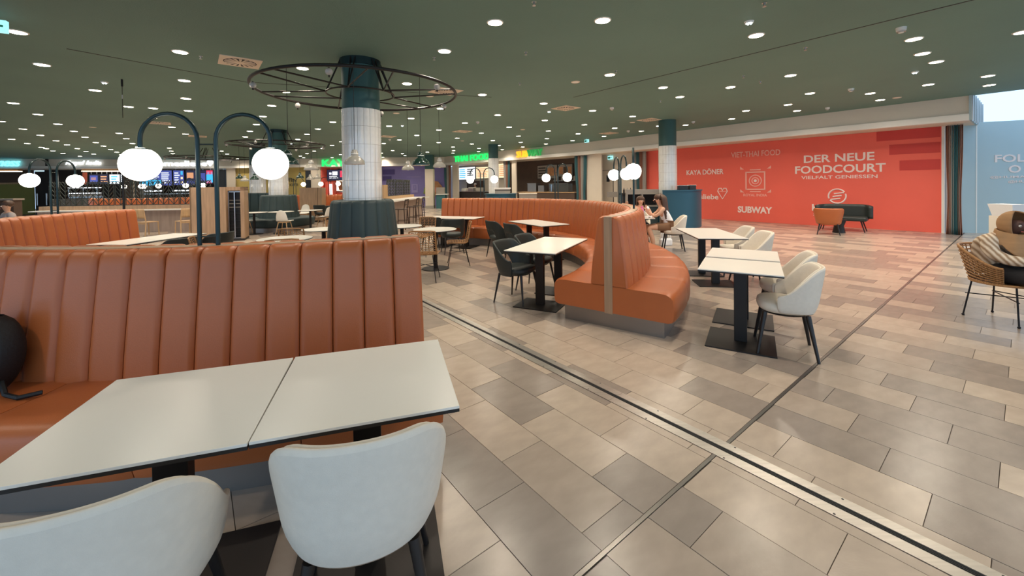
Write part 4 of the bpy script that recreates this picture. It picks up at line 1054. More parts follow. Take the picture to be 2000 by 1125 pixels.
# white shell chairs by the farther banquette
for px, py, rz, lb in ((552, 459, 2, 'white shell chair with oak legs seen from behind before the farther green banquette'), (631, 447, 80, 'white shell chair in profile near the oak cabinet'), (592, 437, 190, 'white shell chair behind the far round table')):
    p = at(px, py); chair('s', make_shellchair, (p.x, p.y+.12), rad(rz), lb)
chair('s', make_shellchair, (-9.17, 13.75), rad(-90), 'white shell chair partly hidden by the oak tray station')
# black chairs far
for px, py, rz, lb in ((628, 436, 0, 'far black chair left of the green banquette'), (652, 438, 10, 'far black chair close behind the green banquette')):
    p = at(px, py); chair('b', make_black, (p.x, p.y), rad(rz), lb)
# bar stools
for px, py, rz, lb in ((-4.02, 14.6, 86, 'dark wooden bar stool nearest the tiled column'), (-3.99, 16.2, 88, 'dark wooden bar stool in the middle of the bar'), (-3.96, 17.1, 90, 'dark wooden bar stool at the end of the bar')):
    chair('bs', make_barstool, (px, py), rad(rz), lb)
chair('wd', make_woodchair, (-12.45, 13.75), rad(-10), 'light oak chair before the left bar counter')
chair('wd', make_woodchair, (-11.35, 14.0), rad(60), 'light oak chair pushed under the left bar counter')

# ================================================================== STEEL RING FIXTURES AND PENDANTS
def ring_fixture(label, x, y, R, z, rc):
    t = thing('ring_chandelier', label, 'chandelier', (x, y, 0))
    N = 60
    MB().tube([(R*math.cos(2*PI*i/N), R*math.sin(2*PI*i/N), z) for i in range(N)], .024, 8, closed=True).build('outer_ring', m_blackm, t, smooth=60)
    MB().tube([(rc*math.cos(2*PI*i/N), rc*math.sin(2*PI*i/N), z-.03) for i in range(N)], .014, 8, closed=True).build('inner_ring', m_blackm, t, smooth=60)
    for k in range(6):
        a = 2*PI*(k+.5)/6
        p0 = (rc*math.cos(a), rc*math.sin(a), z-.03); b = a+.42; c = a-.42
        MB().tube([p0, (R*math.cos(b), R*math.sin(b), z)], .013, 8).build('spoke', m_blackm, t); MB().tube([p0, (R*math.cos(c), R*math.sin(c), z)], .013, 8).build('spoke', m_blackm, t)
        MB().tube([p0, (.32*math.cos(a+.12), .32*math.sin(a+.12), HC-.01)], .013, 8).build('hanger', m_blackm, t); MB().tube([p0, (.32*math.cos(a-.12), .32*math.sin(a-.12), HC-.01)], .013, 8).build('hanger', m_blackm, t)
        d = a+.1; o = MB().sphere(((R-.05)*math.cos(d), (R-.05)*math.sin(d), z-.075), .05, 14, 10).build('cable_ball', m_clear, t, smooth=180)
        MB().tube([((R-.05)*math.cos(d), (R-.05)*math.sin(d), z-.02), ((R-.05)*math.cos(d), (R-.05)*math.sin(d), z-.15)], .012, 8).build('ball_stem', m_blackm, t)
    return t
ring_fixture('wide black steel ring with spokes hung around the large tiled column', CX, CY, 1.62, 3.18, .55)
ring_fixture('black steel ring with spokes around the farther tiled column', C2[0], C2[1], 1.62, 3.18, .55)
ring_fixture('distant black steel ring hung over the left seating', -16.0, 21.5, 1.9, 3.2, .6)
def make_pendant(mt):
    def f():
        t = thing('pendant_lamp', 'p', 'pendant lamp')
        MB().lathe([(.128, 0), (.13, .012), (.118, .055), (.075, .095), (.048, .112), (.044, .17), (.034, .178), (.030, .195), (.0, .20)], 28).build('shade', mt, t, smooth=50)
        MB().lathe([(.126, .001), (.112, .05), (.07, .09), (0, .10)], 28).build('shade_lining', m_trim, t, smooth=60)
        MB().sphere((0, 0, .03), .04, 14, 8).build('bulb', m_bulbw, t, smooth=180)
        MB().lathe([(.046, .135), (.0475, .137), (.0475, .145), (.046, .147)], 20).build('neck_band', m_trim, t)
        return t
    return f
PENDC = {}
def pendant(px, yrim, Y, green, lb, ztop=3.185):
    p = at_depth(px, yrim, Y)
    t = place('pg' if green else 'pw', make_pendant(m_greenp if green else m_greyp), (p.x, p.y, p.z), 0, lb)
    for c_ in list(t.children):
        if c_.name.startswith('cord'): bpy.data.objects.remove(c_)
    MB().tube([(0, 0, .19), (0, 0, ztop-p.z)], .0035, 6).build('cord', m_blackm, t)
def on_ring(px, yrim, far, c, green, lb, R=1.62):
    d = ray(px, yrim); kx = d.x/d.y; A_ = 1+kx*kx; B_ = -2*(kx*c[0]+c[1]); C_ = c[0]**2+c[1]**2-R*R; D_ = math.sqrt(max(0, B_*B_-4*A_*C_))
    pendant(px, yrim, (-B_+(D_ if far else -D_))/(2*A_), green, lb)
for a in ((693, 321, 0, C, 0, 'grey dome pendant hanging right in front of the tiled column'), (822, 323, 0, C, 1, 'dark green dome pendant right of the tiled column'), (797, 332, 1, C, 0, 'grey dome pendant half behind the green one'), (858.5, 327, 1, C, 0, 'grey dome pendant before the square cream column'),
          (563, 322, 0, C, 1, 'large green dome pendant beside the bright globe'), (608, 332, 1, C, 0, 'grey dome pendant near the green KAYA sign'),
          (586, 348, 0, C2, 1, 'small far green pendant before the ochre hoarding'), (606, 351, 0, C2, 0, 'small far grey pendant before the dark pier panel'), (620, 349, 1, C2, 0, 'small far grey pendant beside the kebab shop'), (497, 351, 0, C2, 1, 'small far green pendant behind the bright globe'),
          (468, 349, 1, C2, 1, 'small far green pendant near the blackboard'), (478, 354, 0, C2, 0, 'small far pale pendant above the oak tray station')): on_ring(*a)
# cable drops from the ceiling at the left
dp = at(238, 155, HC); cb = thing('cable_drop', 'thin black cable drop hanging from the green ceiling', 'cable', dp)
MB().lathe([(0, -.14), (.018, -.14), (.018, 0), (0, 0)], 12).build('rose', m_blackm, cb); MB().tube([(0, 0, -.14), (0, 0, -.75)], .005, 6).build('cable', m_blackm, cb); MB().tube([(0, 0, -.38), (0, 0, -.30)], .010, 6).build('clip', m_stainless, cb)
pp = ring_px(242, R0, True)
pl_ = thing('floor_pole', 'dark slim pole standing at the end of the left orange sofa', 'pole', (at_depth(242, 400, 8.4).x, 8.4, 0))
MB().tube([(0, 0, 0), (0, 0, 2.1)], .022, 10).build('shaft', m_blackm, pl_); MB().lathe([(0, .015), (.12, .015), (.12, 0)], 20).build('foot', m_blackm, pl_)

# ================================================================== BARS, LEAF SCREENS, CABINETS
def leaf_screen(label, p, rz, W, z0, z1, n, seed, group=None):
    t = thing('leaf_screen', label, 'screen', (p[0], p[1], z0), rz, group); rnd_ = random.Random(seed); H = z1-z0
    fr = MB()
    for x0, x1, a, b in ((-W/2, W/2, 0, .03), ): fr.box(x0, x1, -.012, .012, a, b)
    fr.build('bottom_rail', m_dkscreen, t)
    cw = W/n
    for i in range(n+1): MB().box(-W/2+i*cw-.008, -W/2+i*cw+.008, -.01, .01, 0, H*(.82+.18*(i % 2))).build('upright', m_dkscreen, t)
    for i in range(n):
        x0 = -W/2+i*cw; mb = MB()
        for k in range(5):
            zz = H*(.12+.18*k); s = 1 if i % 2 else -1; xa = x0 if s > 0 else x0+cw
            mb.tube([(xa, 0, zz-.10*H), (xa+s*cw*.5, 0, zz+.02*H), (xa+s*cw, 0, zz+.16*H)], .013, 5)
        mb.tube([(x0+cw*.5-cw*.5*math.cos(PI*j/10), 0, H*.78+H*.2*math.sin(PI*j/10)) for j in range(11)], .013, 5)
        mb.build('leaf_blades', m_dkscreen, t)
    return t
lb_ = thing('bar_counter', 'long left bar counter with white top and oak ledge', 'bar', (-14.2, 14.95, 0), rad(3))
MB().box(-3.2, 3.0, 0, .5, 0, .80).build('front_panel', m_beigew, lb_); MB().box(-3.25, 3.0, -.25, .5, .80, .84).build('white_top', m_white, lb_); MB().box(-3.25, 3.0, .1, .5, .84, .98).build('oak_ledge', m_oak, lb_)
for i in range(5): leaf_screen('dark metal leaf screen standing on the left bar ledge', (-16.7+i*1.17, 15.1+i*.062), rad(3), 1.12, .98, 1.9, 6, i, 'leaf screens on the left bar')
ts = thing('tray_station', 'oak tray station with a steel framed rack of black slots', 'cabinet', (-9.21, 11.53, 0), math.atan2(.52, 1.16))
MB().box(0, .86, 0, .04, 0, 1.61).build('oak_panel', m_oak, ts); MB().box(0, .04, 0, .8, 0, 1.61).build('oak_side', m_oak, ts); MB().box(1.20, 1.30, .1, .8, 0, 1.61).build('oak_side', m_oak, ts); MB().box(0, 1.30, .76, .8, 0, 1.61).build('oak_back', m_oak, ts); MB().box(.8, 1.30, .1, .8, 1.50, 1.61).build('oak_head', m_oak, ts)
MB().box(.86, 1.2, .30, .74, .05, 1.5).build('dark_interior', m_edge, ts)
for x in (.87, 1.02, 1.18): MB().box(x, x+.025, .22, .25, .06, 1.47).build('steel_upright', m_stainless, ts)
for z in (.06, 1.45): MB().box(.87, 1.205, .22, .25, z, z+.025).build('steel_rail', m_stainless, ts)
for i in range(12): MB().box(.88, 1.19, .24, .30, .15+i*.105, .165+i*.105).build('rack_slat', m_counter if i in (8, 9, 10) else m_wirem, ts)
MB().box(.3, 1.3, .05, .8, 0, .06).build('plinth', m_edge, ts)
wc = thing('oak_cabinet', 'oak cabinet block between the far orange sofas', 'cabinet', at_depth(585, 390, 18.0).to_2d().to_3d(), rad(8))
MB().box(0, .75, 0, .55, .08, 1.55).build('body', m_oak, wc); MB().box(.03, .72, .03, .5, 0, .08).build('plinth', m_edge, wc); MB().box(.77, .95, 0, .55, .08, 1.55).build('end_panel', m_oak, wc)
# right bar behind the column
rb = thing('bar_counter', 'bar counter with white top right of the tiled column', 'bar', (-4.66, 14.8, 0), rad(88))
MB().box(-1.2, 4.9, -.1, .4, 0, 1.0).build('front_panel', m_beigew, rb); MB().box(-1.25, 4.95, -.45, .42, 1.0, 1.045).build('white_top', m_white, rb); MB().box(-1.25, 4.9, .3, .55, .98, 1.16).build('oak_ledge', m_oakl, rb)
p = at_depth(752, 390, 15.3)
MB().box(-1.35, -.95, -.44, .3, 0, 1.62).build('oak_end_post', m_oakl, rb)
for i in range(3): leaf_screen('dark metal leaf screen on the bar right of the tiled column', (-5.03+.039*i, 16.8+i*1.12), rad(88), 1.05, 1.16, 1.86, 6, 20+i, 'leaf screens on the right bar')

# ================================================================== PETROL COUNTER, TILLS
pc = thing('round_counter', 'rounded petrol blue service counter around the teal topped column', 'counter', (5.42, 14.05, 0))
a0, a1 = rad(-120), rad(95)
MB().lathe([(.85, .08), (1.06, .08), (1.06, 1.28), (.85, 1.28)], 40, a0=a0, a1=a1).build('curved_body', m_bluec, pc, smooth=40)
MB().lathe([(.80, 1.28), (1.09, 1.28), (1.09, 1.32), (.80, 1.32), (.80, 1.28)], 40, a0=a0, a1=a1).build('counter_top', m_bluec, pc, smooth=30)
MB().lathe([(.87, 0), (1.02, 0), (1.02, .08), (.87, .08)], 40, a0=a0, a1=a1).build('steel_plinth', m_plinth, pc, smooth=40)
kk = thing('service_shelf', 'taupe service shelf unit with dark openings left of the petrol counter', 'shelf unit', (3.98, 13.78, 0), rad(-12))
MB().box(-.05, .95, .05, .5, 0, .78).build('lower_body', m_greenl, kk); MB().box(-.05, .95, .42, .5, .78, 1.32).build('back_panel', m_dark, kk)
MB().box(-.08, .98, 0, .5, 1.18, 1.34).build('head', m_counter, kk); MB().box(-.08, .98, 0, .5, .76, .80).build('shelf', m_counter, kk)
for x in (-.08, .42, .93): MB().box(x, x+.05, 0, .5, .78, 1.2).build('divider', m_counter, kk)
for x, y, w_, h_, lb, mt in ((1333, 361, .29, .14, 'dark till on the petrol counter beside the column', m_chalk), (1351.5, 360, .21, .15, 'second till with pale rim on the petrol counter', m_chalk)):
    p = at_depth(x, 367, 13.35); t = thing('till', lb, 'till', (p.x, p.y, 1.32), 0)
    MB().box(-w_/2, w_/2, -.08, .08, 0, h_).build('body', mt, t, bevel=.01); MB().box(-w_/2-.015, w_/2+.015, -.06, .10, h_-.01, h_+.01).build('rim', m_trim, t)
# small far furniture seen above the sofa
tb = thing('round_blue_stand', 'petrol blue drum stand with grey top before the thai shop', 'stand', (at_depth(978, 380, 19).x, 19.0, 0))
MB().lathe([(.72, 0), (.72, 1.12), (0, 1.12)], 36).build('drum', m_bluec, tb, smooth=40); MB().lathe([(.76, 1.12), (.76, 1.16), (0, 1.16)], 36).build('top', m_bluec, tb, smooth=40)
t = thing('tray_box', 'grey tray rack on the petrol blue drum stand', 'tray rack', (tb.location.x+.1, 18.6, 1.16))
MB().box(-.35, .35, -.2, .2, 0, .22).build('body', m_greyp, t); MB().box(-.35, .35, -.21, -.2, .14, .17).build('front_slot', m_dark, t); MB().box(-.38, .38, -.22, .22, .22, .27).build('lid', m_trim, t)
t = thing('counter_block', 'pale stone counter block beside the blue drum stand', 'counter', (at_depth(1030, 380, 19.0).x, 19.0, 0))
MB().box(-.38, .42, -.3, .3, 0, 1.12).build('body', m_counter, t); MB().box(-.4, .44, -.33, .33, 1.12, 1.16).build('top', m_wallw, t)
for x, lb in ((1183, 'far dark chair before the cream service door'), (1222, 'far dark chair beside the striped curtain')):
    p = at_depth(x, 388, 15.0); chair('b', make_black, (p.x, p.y), rad(30), lb)
mt_ = thing('music_stand', 'thin stand with a dark panel before the service door', 'stand', (at_depth(1198, 380, 16.5).x, 16.5, 0))
MB().tube([(0, 0, 0), (0, 0, 1.9)], .015, 8).build('rod', m_blackm, mt_); MB().box(-.26, .22, -.02, .02, 1.0, 1.22).build('panel', m_counter, mt_); MB().lathe([(0, .02), (.2, .01), (.2, 0)], 16).build('foot', m_blackm, mt_)
hc = thing('high_table', 'dark high table with bottles beside the striped curtain', 'table', (at_depth(1228, 385, 15.8).x, 15.8, 0))
MB().box(-.3, .3, -.2, .2, 1.1, 1.18).build('top', m_dark, hc); MB().box(-.26, .26, -.16, .16, .1, 1.1).build('body', m_chalk, hc); MB().box(-.2, .2, -.1, .1, 0, .1).build('plinth', m_edge, hc)
for i in range(4): 
    t = tag(MB().lathe([(0, 0), (.035, 0), (.035, .12), (.012, .16), (.012, .2), (0, .2)], 10, (0, 0, 0)).build('bottle', m_greyp if i % 2 else m_dark), 'small bottle standing on the dark high table', 'bottle', 'bottles on the dark high table'); t.location = (hc.location.x-.2+i*.13, 15.75, 1.18)

# ================================================================== LOUNGE SEATS AT THE RED WALL
p = at(1669, 449)
bn = thing('bench', 'black leather bench with tapered legs against the red wall', 'bench', (10.22, 12.48, 0), rad(-46))
W = .62
def bench_back(u, v):
    a = -1+2*u; y = .28 - .12*abs(a)**4 if True else 0
    return (a*W, .26-.30*max(0, abs(a)-.82)/.18*.9, .40+.42*v - .05*abs(a)**6*v)
o = MB().grid(bench_back, 24, 5).build('backrest', m_blackl, bn, smooth=180); sd = o.modifiers.new('s', 'SOLIDIFY'); sd.thickness = .09
MB().box(-W+.03, W-.03, -.30, .26, .33, .46).build('seat_cushion', m_blackl, bn, bevel=.04)
for sx in (-1, 1):
    for sy in (-1, 1): MB().tube([(sx*(W-.18), sy*.2, .35), (sx*(W-.08), sy*.27, 0)], [.022, .012], 8).build('leg', m_blackw, bn)
def make_tub():
    t = thing('tub_armchair', 't', 'armchair')
    zt = lambda a: .76 - .20*sst(a, rad(60), rad(115)); zb = lambda a: .28
    shell(MB(), .36, .34, zt, zb, .06, rad(112)).build('backrest_shell', m_orange, t, smooth=60, subsurf=1)
    cushion(.30, .30, .30, .46, .03).build('seat_cushion', m_orange, t, smooth=60); legs(t, m_blackw, .31, .2, .26, .022, .012)
    return t
chair('tub', make_tub, (9.18, 11.72), rad(-38), 'orange leather tub armchair turned to the black bench')
sd_ = thing('side_table', 'small black drum side table between the orange armchair and bench', 'side table', (9.74, 12.04, 0))
MB().lathe([(0, .0), (.16, 0), (.12, .2), (.17, .36), (.17, .38), (0, .38)], 20).build('drum', m_blackm, sd_, smooth=40); MB().lathe([(0, .395), (.2, .395), (.2, .38), (0, .38)], 24).build('top', m_blackm, sd_)

# ================================================================== BACKPACK ON THE NEAR SOFA
bp = thing('backpack', 'black nylon backpack leaning on the near orange sofa', 'backpack', (0, 0, 0))
def bag(u, v):
    a = 2*PI*u; z = .40*v; k = (math.sin(PI*min(1, max(0, v*.92+.06)))**.35)
    return (.17*k*math.copysign(abs(math.cos(a))**.6, math.cos(a)), .10*k*math.copysign(abs(math.sin(a))**.6, math.sin(a)) + .04*v, z)
MB().grid(bag, 28, 14, cu=True).build('body', m_bagblk, bp, smooth=180)
MB().box(-.11, .11, -.125, -.085, .05, .22).build('front_pocket', m_bagblk, bp, bevel=.02)
MB().tube([(-.05, .04, .39), (-.04, .05, .44), (.04, .05, .44), (.05, .04, .39)], .011, 8).build('top_handle', m_bagblk, bp)
MB().tube([(.12, .0, .08), (.20, -.04, .012), (.30, -.06, .008), (.36, .0, .008)], .012, 6).build('strap', m_bagblk, bp)
a = rad(266.0 + .0); rr = R0+.36
q_ = at(-52, 772, .478)
aa = math.atan2(q_.y-CY, q_.x-CX); rr = R0+.34
bp.location = (CX+rr*math.cos(aa), CY+rr*math.sin(aa), .478); bp.rotation_euler = (0, 0, aa+PI/2)

# ================================================================== PEOPLE
def skin_mesh(name, chains, mt, parent, sub=2, root=0):
    """chains: lists of (x,y,z,r); points closer than 1 mm are welded so that limbs join"""
    vs = []; rs = []; es = []
    def idx(p):
        for i, q in enumerate(vs):
            if (q-p).length < .001: return i
        vs.append(p); rs.append(None); return len(vs)-1
    for ch in chains:
        prev = None
        for x, y, z, r in ch:
            i = idx(Vector((x, y, z)))
            if rs[i] is None: rs[i] = r
            if prev is not None and prev != i and (prev, i) not in es: es.append((prev, i))
            prev = i
    me = bpy.data.meshes.new(name); me.from_pydata([tuple(v) for v in vs], es, []); me.materials.append(mt); me.update()
    o = obj(name, me, parent)
    sm = o.modifiers.new('skin', 'SKIN'); sm.use_smooth_shade = True; sm.branch_smoothing = .3
    sv = me.skin_vertices[0].data if me.skin_vertices else None
    if sv is None:
        bpy.context.view_layer.objects.active = o; me.attributes  # skin layer is made on demand
    for i, r in enumerate(rs):
        me.skin_vertices[0].data[i].radius = (r, r)
    me.skin_vertices[0].data[root].use_root = True
    ss = o.modifiers.new('sub', 'SUBSURF'); ss.levels = sub; ss.render_levels = sub
    return o
def hand(w_, d, side, r=.008, ln=.085):
    """five finger chains from the wrist w_ along d; side is the palm's width direction"""
    w_ = Vector(w_); d = Vector(d).normalized(); s = Vector(side).normalized(); dn = d.cross(s).normalized(); out = []
    palm = w_ + d*.045
    out.append([(*w_, .022), (*palm, .030)])
    for k, l in ((-.028, .82), (-.009, 1.0), (.010, .95), (.028, .75)):
        a = palm + d*.035 + s*k; b = a + d*ln*.5*l + dn*.008; c = b + d*ln*.38*l + dn*.022
        out.append([(*palm, .030), (*a, r+.002), (*b, r), (*c, r-.001)])
    th = w_ + d*.03 + s*.03; out.append([(*palm, .030), (*th, r+.003), (*(th + d*.03 + s*.025 + dn*.01), r)])
    return out
def face_parts(parent, c, fwd, R, mskin):
    """eyes, nose, mouth, ears around head centre c looking along fwd (unit, horizontal)"""
    f_ = Vector(fwd).normalized(); sd2 = Vector((-f_.y, f_.x, 0)); up = Vector((0, 0, 1)); c = Vector(c)
    m_eye = mat('eye_white', rgb(236, 232, 226), .3); m_iris = mat('iris', rgb(40, 28, 22), .3); m_lip = mat('lip', rgb(170, 92, 86), .5)
    for s in (-1, 1):
        p = c + f_*R*.90 + sd2*s*R*.36 + up*R*.08
        MB().sphere(p, R*.13, 10, 6).build('eye', m_eye, parent, smooth=180); MB().sphere(p+f_*R*.075, R*.075, 8, 5).build('iris', m_iris, parent, smooth=180)
        MB().tube([p+up*R*.22-sd2*R*.16+f_*R*.02, p+up*R*.27+f_*R*.06, p+up*R*.22+sd2*R*.16+f_*R*.02], R*.035, 5).build('eyebrow', m_iris, parent)
        MB().sphere(c+sd2*s*R*.92, R*.2, 8, 6, (.6, .6, 1.2)).build('ear', mskin, parent, smooth=180)
    MB().tube([c+f_*R*.95+up*R*.10, c+f_*R*1.18-up*R*.22, c+f_*R*.95-up*R*.28], [R*.07, R*.13, R*.09], 8).build('nose', mskin, parent, smooth=180)
    MB().tube([c+f_*R*.88+sd2*R*.25-up*R*.55, c+f_*R*.99-up*R*.57, c+f_*R*.88-sd2*R*.25-up*R*.55], R*.055, 6).build('mouth', m_lip, parent, smooth=180)

# --- long-haired woman in a white top, seated, leaning to her table (faces -x)
W1 = thing('person', 'seated person with long brown hair, white sleeveless top and brown shorts leaning on a table', 'person', (3.62, 9.36, 0), rad(-12))
bd = [[(.02, 0, .56, .13), (-.02, 0, .68, .115), (-.08, 0, .82, .12), (-.15, 0, .96, .105), (-.18, 0, 1.03, .05), (-.205, 0, 1.10, .055), (-.22, 0, 1.18, .088), (-.22, 0, 1.26, .06)]]
for s in (-1, 1):
    bd.append([(.02, 0, .56, .13), (-.02, s*.10, .55, .088), (-.42, s*.12, .53, .062), (-.44, s*.12, .49, .055), (-.36, s*.13, .26, .048), (-.34, s*.13, .09, .034), (-.38, s*.13, .045, .035), (-.50, s*.13, .03, .026)])
    el = (-.33, s*.19, .79); wr = (-.46, s*.06, .86) if s > 0 else (-.46, s*.02, .90)
    bd.append([(-.15, 0, .96, .105), (-.14, s*.17, .965, .05), (-.22, s*.2, .86, .042), (*el, .036), (wr[0]+.03, wr[1], wr[2]-.02, .028), (*wr, .022)])
    bd += hand(wr, (-.4, 0, .9), (0, s, 0))
body = skin_mesh('body', bd, m_skin, W1)
skin_mesh('white_top', [[(.02, 0, .57, .142), (-.02, 0, .68, .128), (-.08, 0, .82, .132), (-.145, 0, .95, .113)], [(-.145, 0, .95, .113), (-.15, .10, .98, .05)], [(-.145, 0, .95, .113), (-.15, -.10, .98, .05)]], m_top, W1)
skin_mesh('brown_shorts', [[(.03, 0, .55, .148), (-.03, .10, .55, .102), (-.30, .118, .535, .085)], [(.03, 0, .55, .148), (-.03, -.10, .55, .102), (-.30, -.118, .535, .085)]], m_brownc, W1)
hr = MB()
def hair1(u, v):
    a = PI*(.0+1.0*u) - PI/2; z = 1.285-.56*v; k = .115*(math.sin(min(1, v*6+.08)*PI/2)) * (1-.25*v)
    return (-.205+.02+k*math.cos(a)*1.05+.05*v**1.5+.05*v, k*math.sin(a)*1.02, z)
o = hr.grid(hair1, 20, 18).build('long_hair', m_hair, W1, smooth=180); sdm = o.modifiers.new('s', 'SOLIDIFY'); sdm.thickness = .03
MB().sphere((-.212, 0, 1.225), .105, 20, 12, (1.0, .98, .78)).build('hair_cap', m_hair, W1, smooth=180)
face_parts(W1, (-.222, 0, 1.165), (-1, 0, 0), .092, m_skin)
# --- the smiling person across the table
W2 = thing('person', 'smiling seated person with brown hair and a pale top raising one hand', 'person', (3.235, 10.24, 0), rad(170))
bd = [[(0, 0, .56, .12), (0, .03, .68, .105), (0, .07, .82, .11), (0, .11, .95, .095), (0, .13, 1.01, .045), (0, .145, 1.05, .05), (0, .16, 1.12, .085), (0, .155, 1.19, .06)]]
for s in (-1, 1):
    bd.append([(0, 0, .56, .12), (s*.10, .02, .55, .08), (s*.12, .40, .52, .058), (s*.12, .42, .48, .05), (s*.12, .36, .25, .045), (s*.12, .34, .08, .033), (s*.12, .42, .03, .03)])
    el = (s*.24, .24, .78); wr = (s*.20, .40, .80) if s < 0 else (s*.34, .30, .98)
    bd.append([(0, .11, .95, .095), (s*.16, .10, .95, .048), (s*.22, .14, .86, .04), (*el, .034), (*wr, .022)])
    bd += hand(wr, (0, .9, .1) if s < 0 else (.1, .2, .9), (1, 0, 0))
skin_mesh('body', bd, m_skin, W2)
skin_mesh('pale_top', [[(0, 0, .57, .132), (0, .03, .68, .118), (0, .07, .82, .122), (0, .11, .945, .104)], [(0, .11, .945, .104), (.16, .105, .95, .058), (.21, .13, .87, .052)], [(0, .11, .945, .104), (-.16, .105, .95, .058), (-.21, .13, .87, .052)]], m_top, W2)
skin_mesh('dark_trousers', [[(0, .03, .55, .12), (.09, .05, .55, .08), (.12, .40, .52, .075), (.12, .37, .27, .062)], [(0, .03, .55, .12), (-.09, .05, .55, .08), (-.12, .40, .52, .075), (-.12, .37, .27, .062)]], m_darkc, W2)
def hair2(u, v):
    a = PI*(-.12+1.24*u); z = 1.23-.36*v; k = .108*(math.sin(min(1, v*5+.1)*PI/2))
    return (k*math.cos(a), .14-k*math.sin(a)*.95+.01, z)
o = MB().grid(hair2, 20, 12).build('brown_hair', m_hair, W2, smooth=180); sdm = o.modifiers.new('s', 'SOLIDIFY'); sdm.thickness = .02
MB().sphere((0, .135, 1.165), .10, 18, 10, (1, .95, .8)).build('hair_cap', m_hair, W2, smooth=180)
face_parts(W2, (0, .165, 1.11), (0, 1, 0), .088, m_skin)
# their table, bottle, bag
p = at(1290, 433, .745)
place('tab', make_table, (3.02, 9.62, 0), rad(75), 'white square table under the pink bottle')
t = thing('water_bottle', 'pink water bottle on the table of the seated pair', 'bottle', (3.02, 9.40, .745))
MB().lathe([(0, 0), (.036, 0), (.038, .02), (.038, .19), (.022, .225), (0, .225)], 18).build('body', m_pink, t, smooth=50); MB().lathe([(.02, .22), (.022, .225), (.02, .275), (0, .28)], 14).build('cap', m_pink, t, smooth=50)
t = thing('napkin', 'crumpled white napkin on the table of the seated pair', 'napkin', (3.2, 9.45, .745), .4)
MB().grid(lambda u, v: ((u-.5)*.16, (v-.5)*.14, .012+.02*math.sin(u*9)*math.cos(v*7)**2+.02*u), 10, 10).build('sheet', m_top, t, smooth=180)
t = thing('tote_bag', 'white bag with looped handles on the floor by the seated woman', 'bag', (at(1300, 480).x, at(1300, 480).y, 0), .2)
MB().box(-.16, .16, -.07, .07, 0, .18).build('body', m_top, t, bevel=.04)
for dx in (-.02, .03): MB().tube([(-.11+dx, 0, .15), (-.10+dx, 0, .30), (-.03+dx, 0, .38), (.05+dx, 0, .36), (.10+dx, 0, .26), (.12+dx, 0, .15)], .012, 8).build('handle', m_top, t, smooth=60)

# --- person in camel headscarf on a rattan armchair (faces +x)
ra = thing('rattan_armchair', 'woven rattan armchair with black wire legs under the headscarfed person', 'chair', (5.40, 4.42, 0), rad(-170))
amax = rad(118)
def rs_(a, z, k=0):
    fl = .88+.32*(z-.42)/.4; return Vector(((.30*fl-k)*math.sin(a), -(.29*fl-k)*math.cos(a), z))
ztp = lambda a: .80-.20*sst(abs(a), rad(35), amax)
wv = MB()
for i in range(27):
    a = -amax+2*amax*i/26; wv.tube([rs_(a, .42+(ztp(a)-.42)*j/6) for j in range(7)], .006, 4)
wv.build('upright_canes', m_rattand, ra)
wv = MB()
for k in range(9):
    f_ = k/9+.05
    for half in (0, 1): wv.tube([rs_(-amax+2*amax*i/52, .42+(ztp(-amax+2*amax*i/52)-.42)*f_, .008*(1 if (i+k+half) % 2 else -1)) for i in range(53)], .0075, 4)
wv.build('woven_band', m_rattan, ra)
MB().tube([rs_(-amax+2*amax*i/40, ztp(-amax+2*amax*i/40)) for i in range(41)], .013, 8).build('top_rim', m_rattan, ra, smooth=60)
MB().tube([(.265*math.cos(2*PI*i/36), .26*math.sin(2*PI*i/36), .42) for i in range(36)], .013, 8, closed=True).build('seat_rim', m_rattan, ra, smooth=60)
MB().lathe([(0, .425), (.26, .425), (.26, .41), (0, .41)], 30).build('seat', m_rattand, ra)
fp = [(-.22, -.24), (.22, -.24), (-.22, .24), (.22, .24)]
for x, y in fp:
    MB().tube([(x*.75, y*.75, .42), (x*.98, y*.95, .01)], .008, 8).build('leg', m_wirem, ra); MB().sphere((x*.98, y*.95, .012), .014, 8, 6).build('foot_cap', m_wirem, ra)
MB().tube([(-.2, -.22, .26), (.2, .22, .26)], .006, 6).build('cross_brace', m_wirem, ra); MB().tube([(.2, -.22, .26), (-.2, .22, .26)], .006, 6).build('cross_brace', m_wirem, ra); MB().tube([(-.2, -.22, .26), (-.2, .22, .26)], .006, 6).build('cross_brace', m_wirem, ra)
W3 = thing('person', 'seated person in a camel headscarf and striped shawl on the rattan armchair', 'person', (5.388, 4.46, 0), rad(-80))
bd = [[(-.02, 0, .55, .12), (-.04, 0, .68, .12), (-.02, 0, .80, .13), (.03, 0, .89, .09), (.06, 0, .94, .05), (.09, 0, .98, .055), (.13, 0, 1.045, .09), (.125, 0, 1.12, .065)]]
for s in (-1, 1):
    bd.append([(-.02, 0, .55, .12), (.03, s*.11, .54, .09), (.40, s*.13, .53, .07), (.43, s*.13, .48, .06), (.40, s*.13, .25, .05), (.38, s*.13, .09, .038), (.42, s*.13, .045, .038), (.53, s*.13, .03, .028)])
    wr = (.42, s*.05, .72)
    bd.append([(.03, 0, .89, .09), (.02, s*.18, .86, .05), (.06, s*.21, .745, .045), (.18, s*.19, .69, .04), (*wr, .024)]); bd += hand(wr, (1, 0, .1), (0, s, 0))
skin_mesh('body', bd, m_skind, W3)
